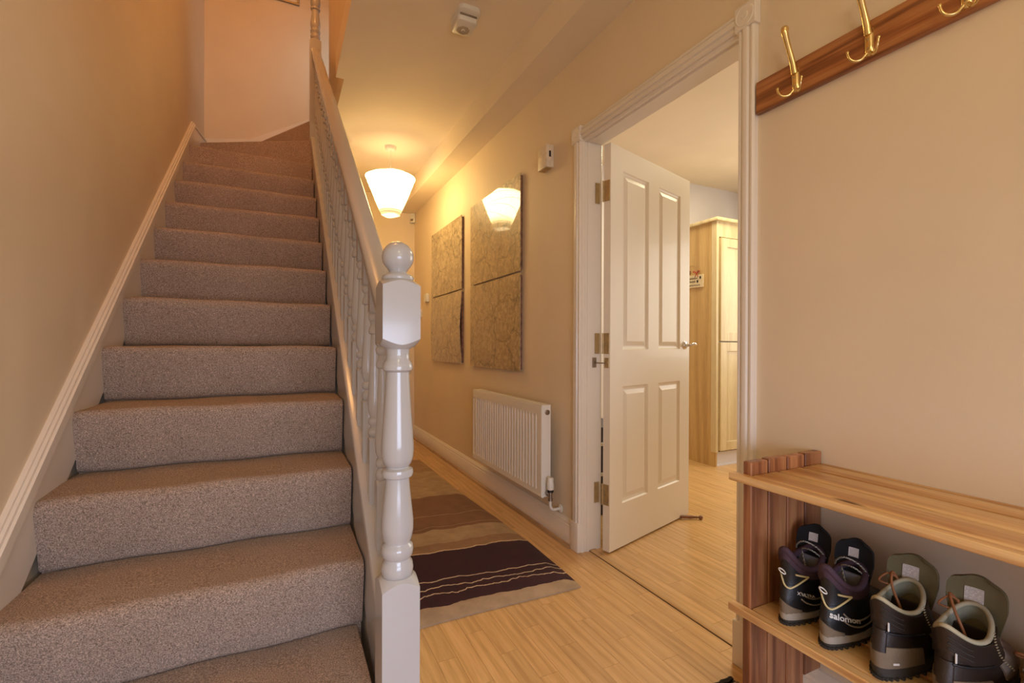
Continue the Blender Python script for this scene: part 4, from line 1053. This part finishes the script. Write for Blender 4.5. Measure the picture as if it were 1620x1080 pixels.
def black_boot(name, x, y, rz, label, text, size, d0, zt_, loop_over):
    t = thing(name, (x, y, SHELF), label, 'boot', 'hiking boots on the lower shelf', rz=math.radians(rz))
    bt = Boot(1.0, 0.176, 0.122, 0.148)
    boot_base(t, bt, 'b_black', 'b_sole', 'b_grey', 'b_plum', 'b_inner', 0.0072)
    # plum padded band just below the rim
    part('collar_band', patch(bt, -2.5, 2.5, lambda u: bt.rim(-2.5+5*u)-0.024, lambda u: bt.rim(-2.5+5*u)-0.003, 0.0012, 40, 3), 'b_plum', t, world=False, smooth=60)
    # muddy heel rand
    part('heel_rand', patch(bt, -0.75, 1.0, lambda u: 0.027, lambda u: 0.042+0.014*C_((u-0.55)*4), 0.0020, 24, 4), 'b_mud', t, world=False, smooth=60)
    part('side_overlay', patch(bt, -2.3, -0.85, lambda u: 0.028+0.010*u, lambda u: 0.050-0.012*u+0.010*S_(PI*u), 0.0018, 20, 3), 'b_black', t, world=False, smooth=60)
    part('heel_strap', patch(bt, -1.9, 0.5, lambda u: 0.058+0.006*u, lambda u: 0.090+0.014*abs(u-0.8), 0.0026, 24, 3), 'b_black', t, world=False, smooth=60)
    # pale yellow piping: a chevron line on the side
    bm = B()
    def L(pts): add_tube(bm, [bt.P(a, z, 0.0024) for a, z in pts], 0.0021, 6, False)
    dip = lambda q: 0.112-0.026*math.exp(-((q-0.38)/0.30)**2)
    L([(0.45-1.55*i/18, 0.108-0.022*S_(min(1, i/9)*PI/2)+0.024*max(0, (i-9)/9)**1.3) for i in range(19)])
    L([(-1.10+0.50*i/8, 0.110+0.001*i) for i in range(9)])
    L([(0.50+0.5*i/8, 0.108+0.002*S_(i)) for i in range(9)])
    part('piping', bm, 'b_yellow', t, world=False, smooth=80)
    bm = B()
    for k, (za, zb_) in enumerate(((0.055, 0.088), (0.040, 0.070))):
        add_tube(bm, [bt.P(-0.75-0.9*i/12, za+(0.022*(1-i/6)**2 if i < 6 else 0.018*((i-6)/6)**2), 0.0020) for i in range(13)], 0.0019, 5)
    part('overlay_line', bm, 'b_grey', t, world=False, smooth=80)
    bm = wrap_text(bt, text, size, d0, zt_, -0.30, 1.15, size*0.022, 0.0062); part('lettering', bm, 'b_white', t, world=False, smooth=0)
    # heel pull loop
    bm = B(); p = bt.P(0.12, 0.122, 0.004)
    pts = [(p.x-0.004-0.006*S_(a), p.y+0.007*C_(a), p.z+0.004*C_(a)+0.001) for a in [i*PI/8 for i in range(16)]]
    add_tube(bm, pts, 0.0016, 6, True); part('pull_loop', bm, 'b_white', t, world=False, smooth=80)
    # gusset seen inside the throat
    bm = B(); add_prism(bm, [(-0.030, 0.085), (0.030, 0.085), (0.026, 0.132), (-0.026, 0.132)], lambda p_, s: (s+0.05*(p_[1]-0.085), p_[0], p_[1]), 0.118, 0.124); part('gusset', bm, 'b_silver', t, world=False)
    T = tongue(t, 'b_inner', 'b_black', 'b_label', 0.039, 0.090, 0.199, 0.022, 0.140, (0.26, 0.64, 0.82), 0.012, 0.004)
    bm = B()
    def lace(pts): add_tube(bm, smooth_path(pts, 6), 0.0019, 6)
    lace([bt.P(-2.3, 0.128), (0.112, -0.012, 0.150), (0.118, 0.014, 0.146), bt.P(2.3, 0.128)])
    lace([(0.140, -0.030, 0.130), (0.120, -0.018, 0.158), (0.105, 0.004, 0.170), (0.108, 0.022, 0.158), (0.125, 0.034, 0.140)])
    lace([(0.075, -0.030, 0.126), (0.088, -0.010, 0.108), (0.105, 0.004, 0.116), (0.126, 0.020, 0.135)])
    part('lace', bm, 'b_lace', t, world=False, smooth=80)
    return t
black_boot('walking_boot', 1.052, 0.706, 6, 'black hiking boot with plum collar standing against the rack side boards', 'X ULTRA', 0.0095, 0.032, 0.074, 0)
black_boot('walking_boot', 1.048, 0.611, 6, 'black hiking boot with plum collar and white brand lettering, second from the rack side', 'salomon', 0.0180, 0.010, 0.072, 0)
def brown_boot(name, x, y, rz, label, ph):
    t = thing(name, (x, y, SHELF), label, 'boot', 'hiking boots on the lower shelf', rz=math.radians(rz))
    bt = Boot(1.04, 0.158, 0.126, 0.158)
    boot_base(t, bt, 'b_brown', 'b_sole', 'b_sole', 'b_rim', 'b_lining', 0.0045)
    part('padded_cuff', patch(bt, -2.2, 2.2, lambda u: bt.rim(-2.2+4.4*u)-0.046, lambda u: bt.rim(-2.2+4.4*u)-0.004, 0.0040, 40, 5), 'b_brown', t, world=False, smooth=60)
    bm = B()
    for k in range(3):
        add_tube(bm, [bt.P(-0.15-0.75*i/10, bt.rim(-0.15-0.75*i/10)-0.016-0.010*k, 0.0058) for i in range(11)], 0.0012, 5)
    part('stitched_ridge', bm, 'b_sole', t, world=False, smooth=80)
    # suede panels: heel rand and front quarter with a stitched edge
    part('heel_rand', patch(bt, -1.25, 1.1, lambda u: 0.024, lambda u: 0.056+0.010*C_((u-0.4)*4), 0.0032, 26, 4), 'b_mud', t, world=False, smooth=60)
    part('front_quarter', patch(bt, -2.75, -1.55, lambda u: 0.045, lambda u: 0.060+(1-u)*0.085 if u < 0.75 else 0.080, 0.0040, 22, 4), 'b_taupe', t, world=False, smooth=60)
    part('front_quarter', patch(bt, 1.55, 2.75, lambda u: 0.045, lambda u: 0.065+u*0.060, 0.0040, 22, 4), 'b_taupe', t, world=False, smooth=60)
    part('heel_panel', patch(bt, -0.35, 0.30, lambda u: 0.056, lambda u: 0.096, 0.0046, 10, 3), 'b_brown', t, world=False, smooth=60)
    bm = B(); add_tube(bm, [bt.P(-0.30-1.1*i/14, 0.094-0.010*i/14, 0.0050) for i in range(15)], 0.0022, 6)
    part('leather_edge', bm, 'b_black', t, world=False, smooth=80)
    bm = B()
    for i in range(16):
        a, z = -1.55-0.18*i/15, 0.146-0.088*i/15; p = bt.P(a, z, 0.0068)
        add_box(bm, -0.0028, 0.0028, -0.0008, 0.0008, -0.0006, 0.0006, 0, 1, Matrix.Translation(p))
    part('stitching', bm, 'b_rim', t, world=False)
    bm = B(); p = bt.P(-0.42, 0.105, 0.0056); add_box(bm, -0.0022, 0.0022, -0.0008, 0.0012, -0.009, 0.009, 0.0004, 1, Matrix.Translation(p)); 
    p = bt.P(-0.62, 0.034, 0.0050); add_box(bm, -0.006, 0.006, -0.001, 0.001, -0.002, 0.002, 0.0004, 1, Matrix.Translation(p) @ Matrix.Rotation(-0.5, 4, 'Z'))
    part('side_tab', bm, 'b_white', t, world=False)
    # footbed inside and gusset
    bm = B(); add_prism(bm, [(-0.032, 0.080), (0.032, 0.080), (0.030, 0.120), (-0.030, 0.120)], lambda p_, s: (s+0.05*(p_[1]-0.085), p_[0], p_[1]), 0.122, 0.128); part('gusset', bm, 'b_brown', t, world=False)
    tongue(t, 'b_olive', 'b_olive', 'b_label', 0.044, 0.095, 0.206, 0.016, 0.148, (0.32, 0.42, 0.80), 0.010, 0.002)
    bm = B()
    add_tube(bm, smooth_path([(0.142, 0.022, 0.150), (0.120, 0.024+ph, 0.172), (0.100, 0.016, 0.150), (0.098, 0.000, 0.110), (0.095, -0.006, 0.085)], 6), 0.0026, 6)
    add_tube(bm, smooth_path([bt.P(2.2, 0.140), bt.P(1.9, 0.150, 0.008), (0.115, 0.030, 0.168), (0.130, 0.020, 0.160)], 6), 0.0020, 6)
    part('lace', bm, 'b_orange', t, world=False, smooth=80)
brown_boot('leather_boot', 1.046, 0.510, 3, 'dark brown leather boot with olive tongue, third from the rack side', 0.0)
brown_boot('leather_boot', 1.046, 0.408, 3, 'dark brown leather boot with olive tongue, fourth from the rack side', 0.006)
# fifth: tan mesh trainer at the edge of view
t = thing('mesh_trainer', (1.060, 0.305, SHELF), 'tan mesh lace-up shoe at the near end beyond the brown boots', 'shoe', rz=0.0)
bt = Boot(1.02, 0.085, 0.062, 0.092, 0.9)
boot_base(t, bt, 'b_taupe', 'b_sole', 'b_mud', 'b_mud', 'b_inner', 0.0050)
bm = B()
for i in range(9):
    a = -2.55+0.11*i; 
    add_tube(bm, [bt.P(a, 0.032+0.05*k/5, 0.002) for k in range(6)], 0.0022, 5)
    add_tube(bm, [bt.P(-a, 0.032+0.05*k/5, 0.002) for k in range(6)], 0.0022, 5)
part('mesh_rib', bm, 'b_mud', t, world=False, smooth=80)
bm = B()
for k in range(5):
    xx = 0.135+0.020*k; zz = 0.094-0.008*k
    add_tube(bm, smooth_path([(xx, 0.034, zz-0.012), (xx+0.006, 0.012, zz+0.002), (xx+0.004, -0.012, zz+0.002), (xx, -0.034, zz-0.012)], 4), 0.0024, 6)
add_tube(bm, smooth_path([(0.135, 0.010, 0.10), (0.120, 0.050, 0.104), (0.150, 0.055, 0.085), (0.170, 0.020, 0.086)], 5), 0.0024, 6)
part('lace', bm, 'b_orange', t, world=False, smooth=80)
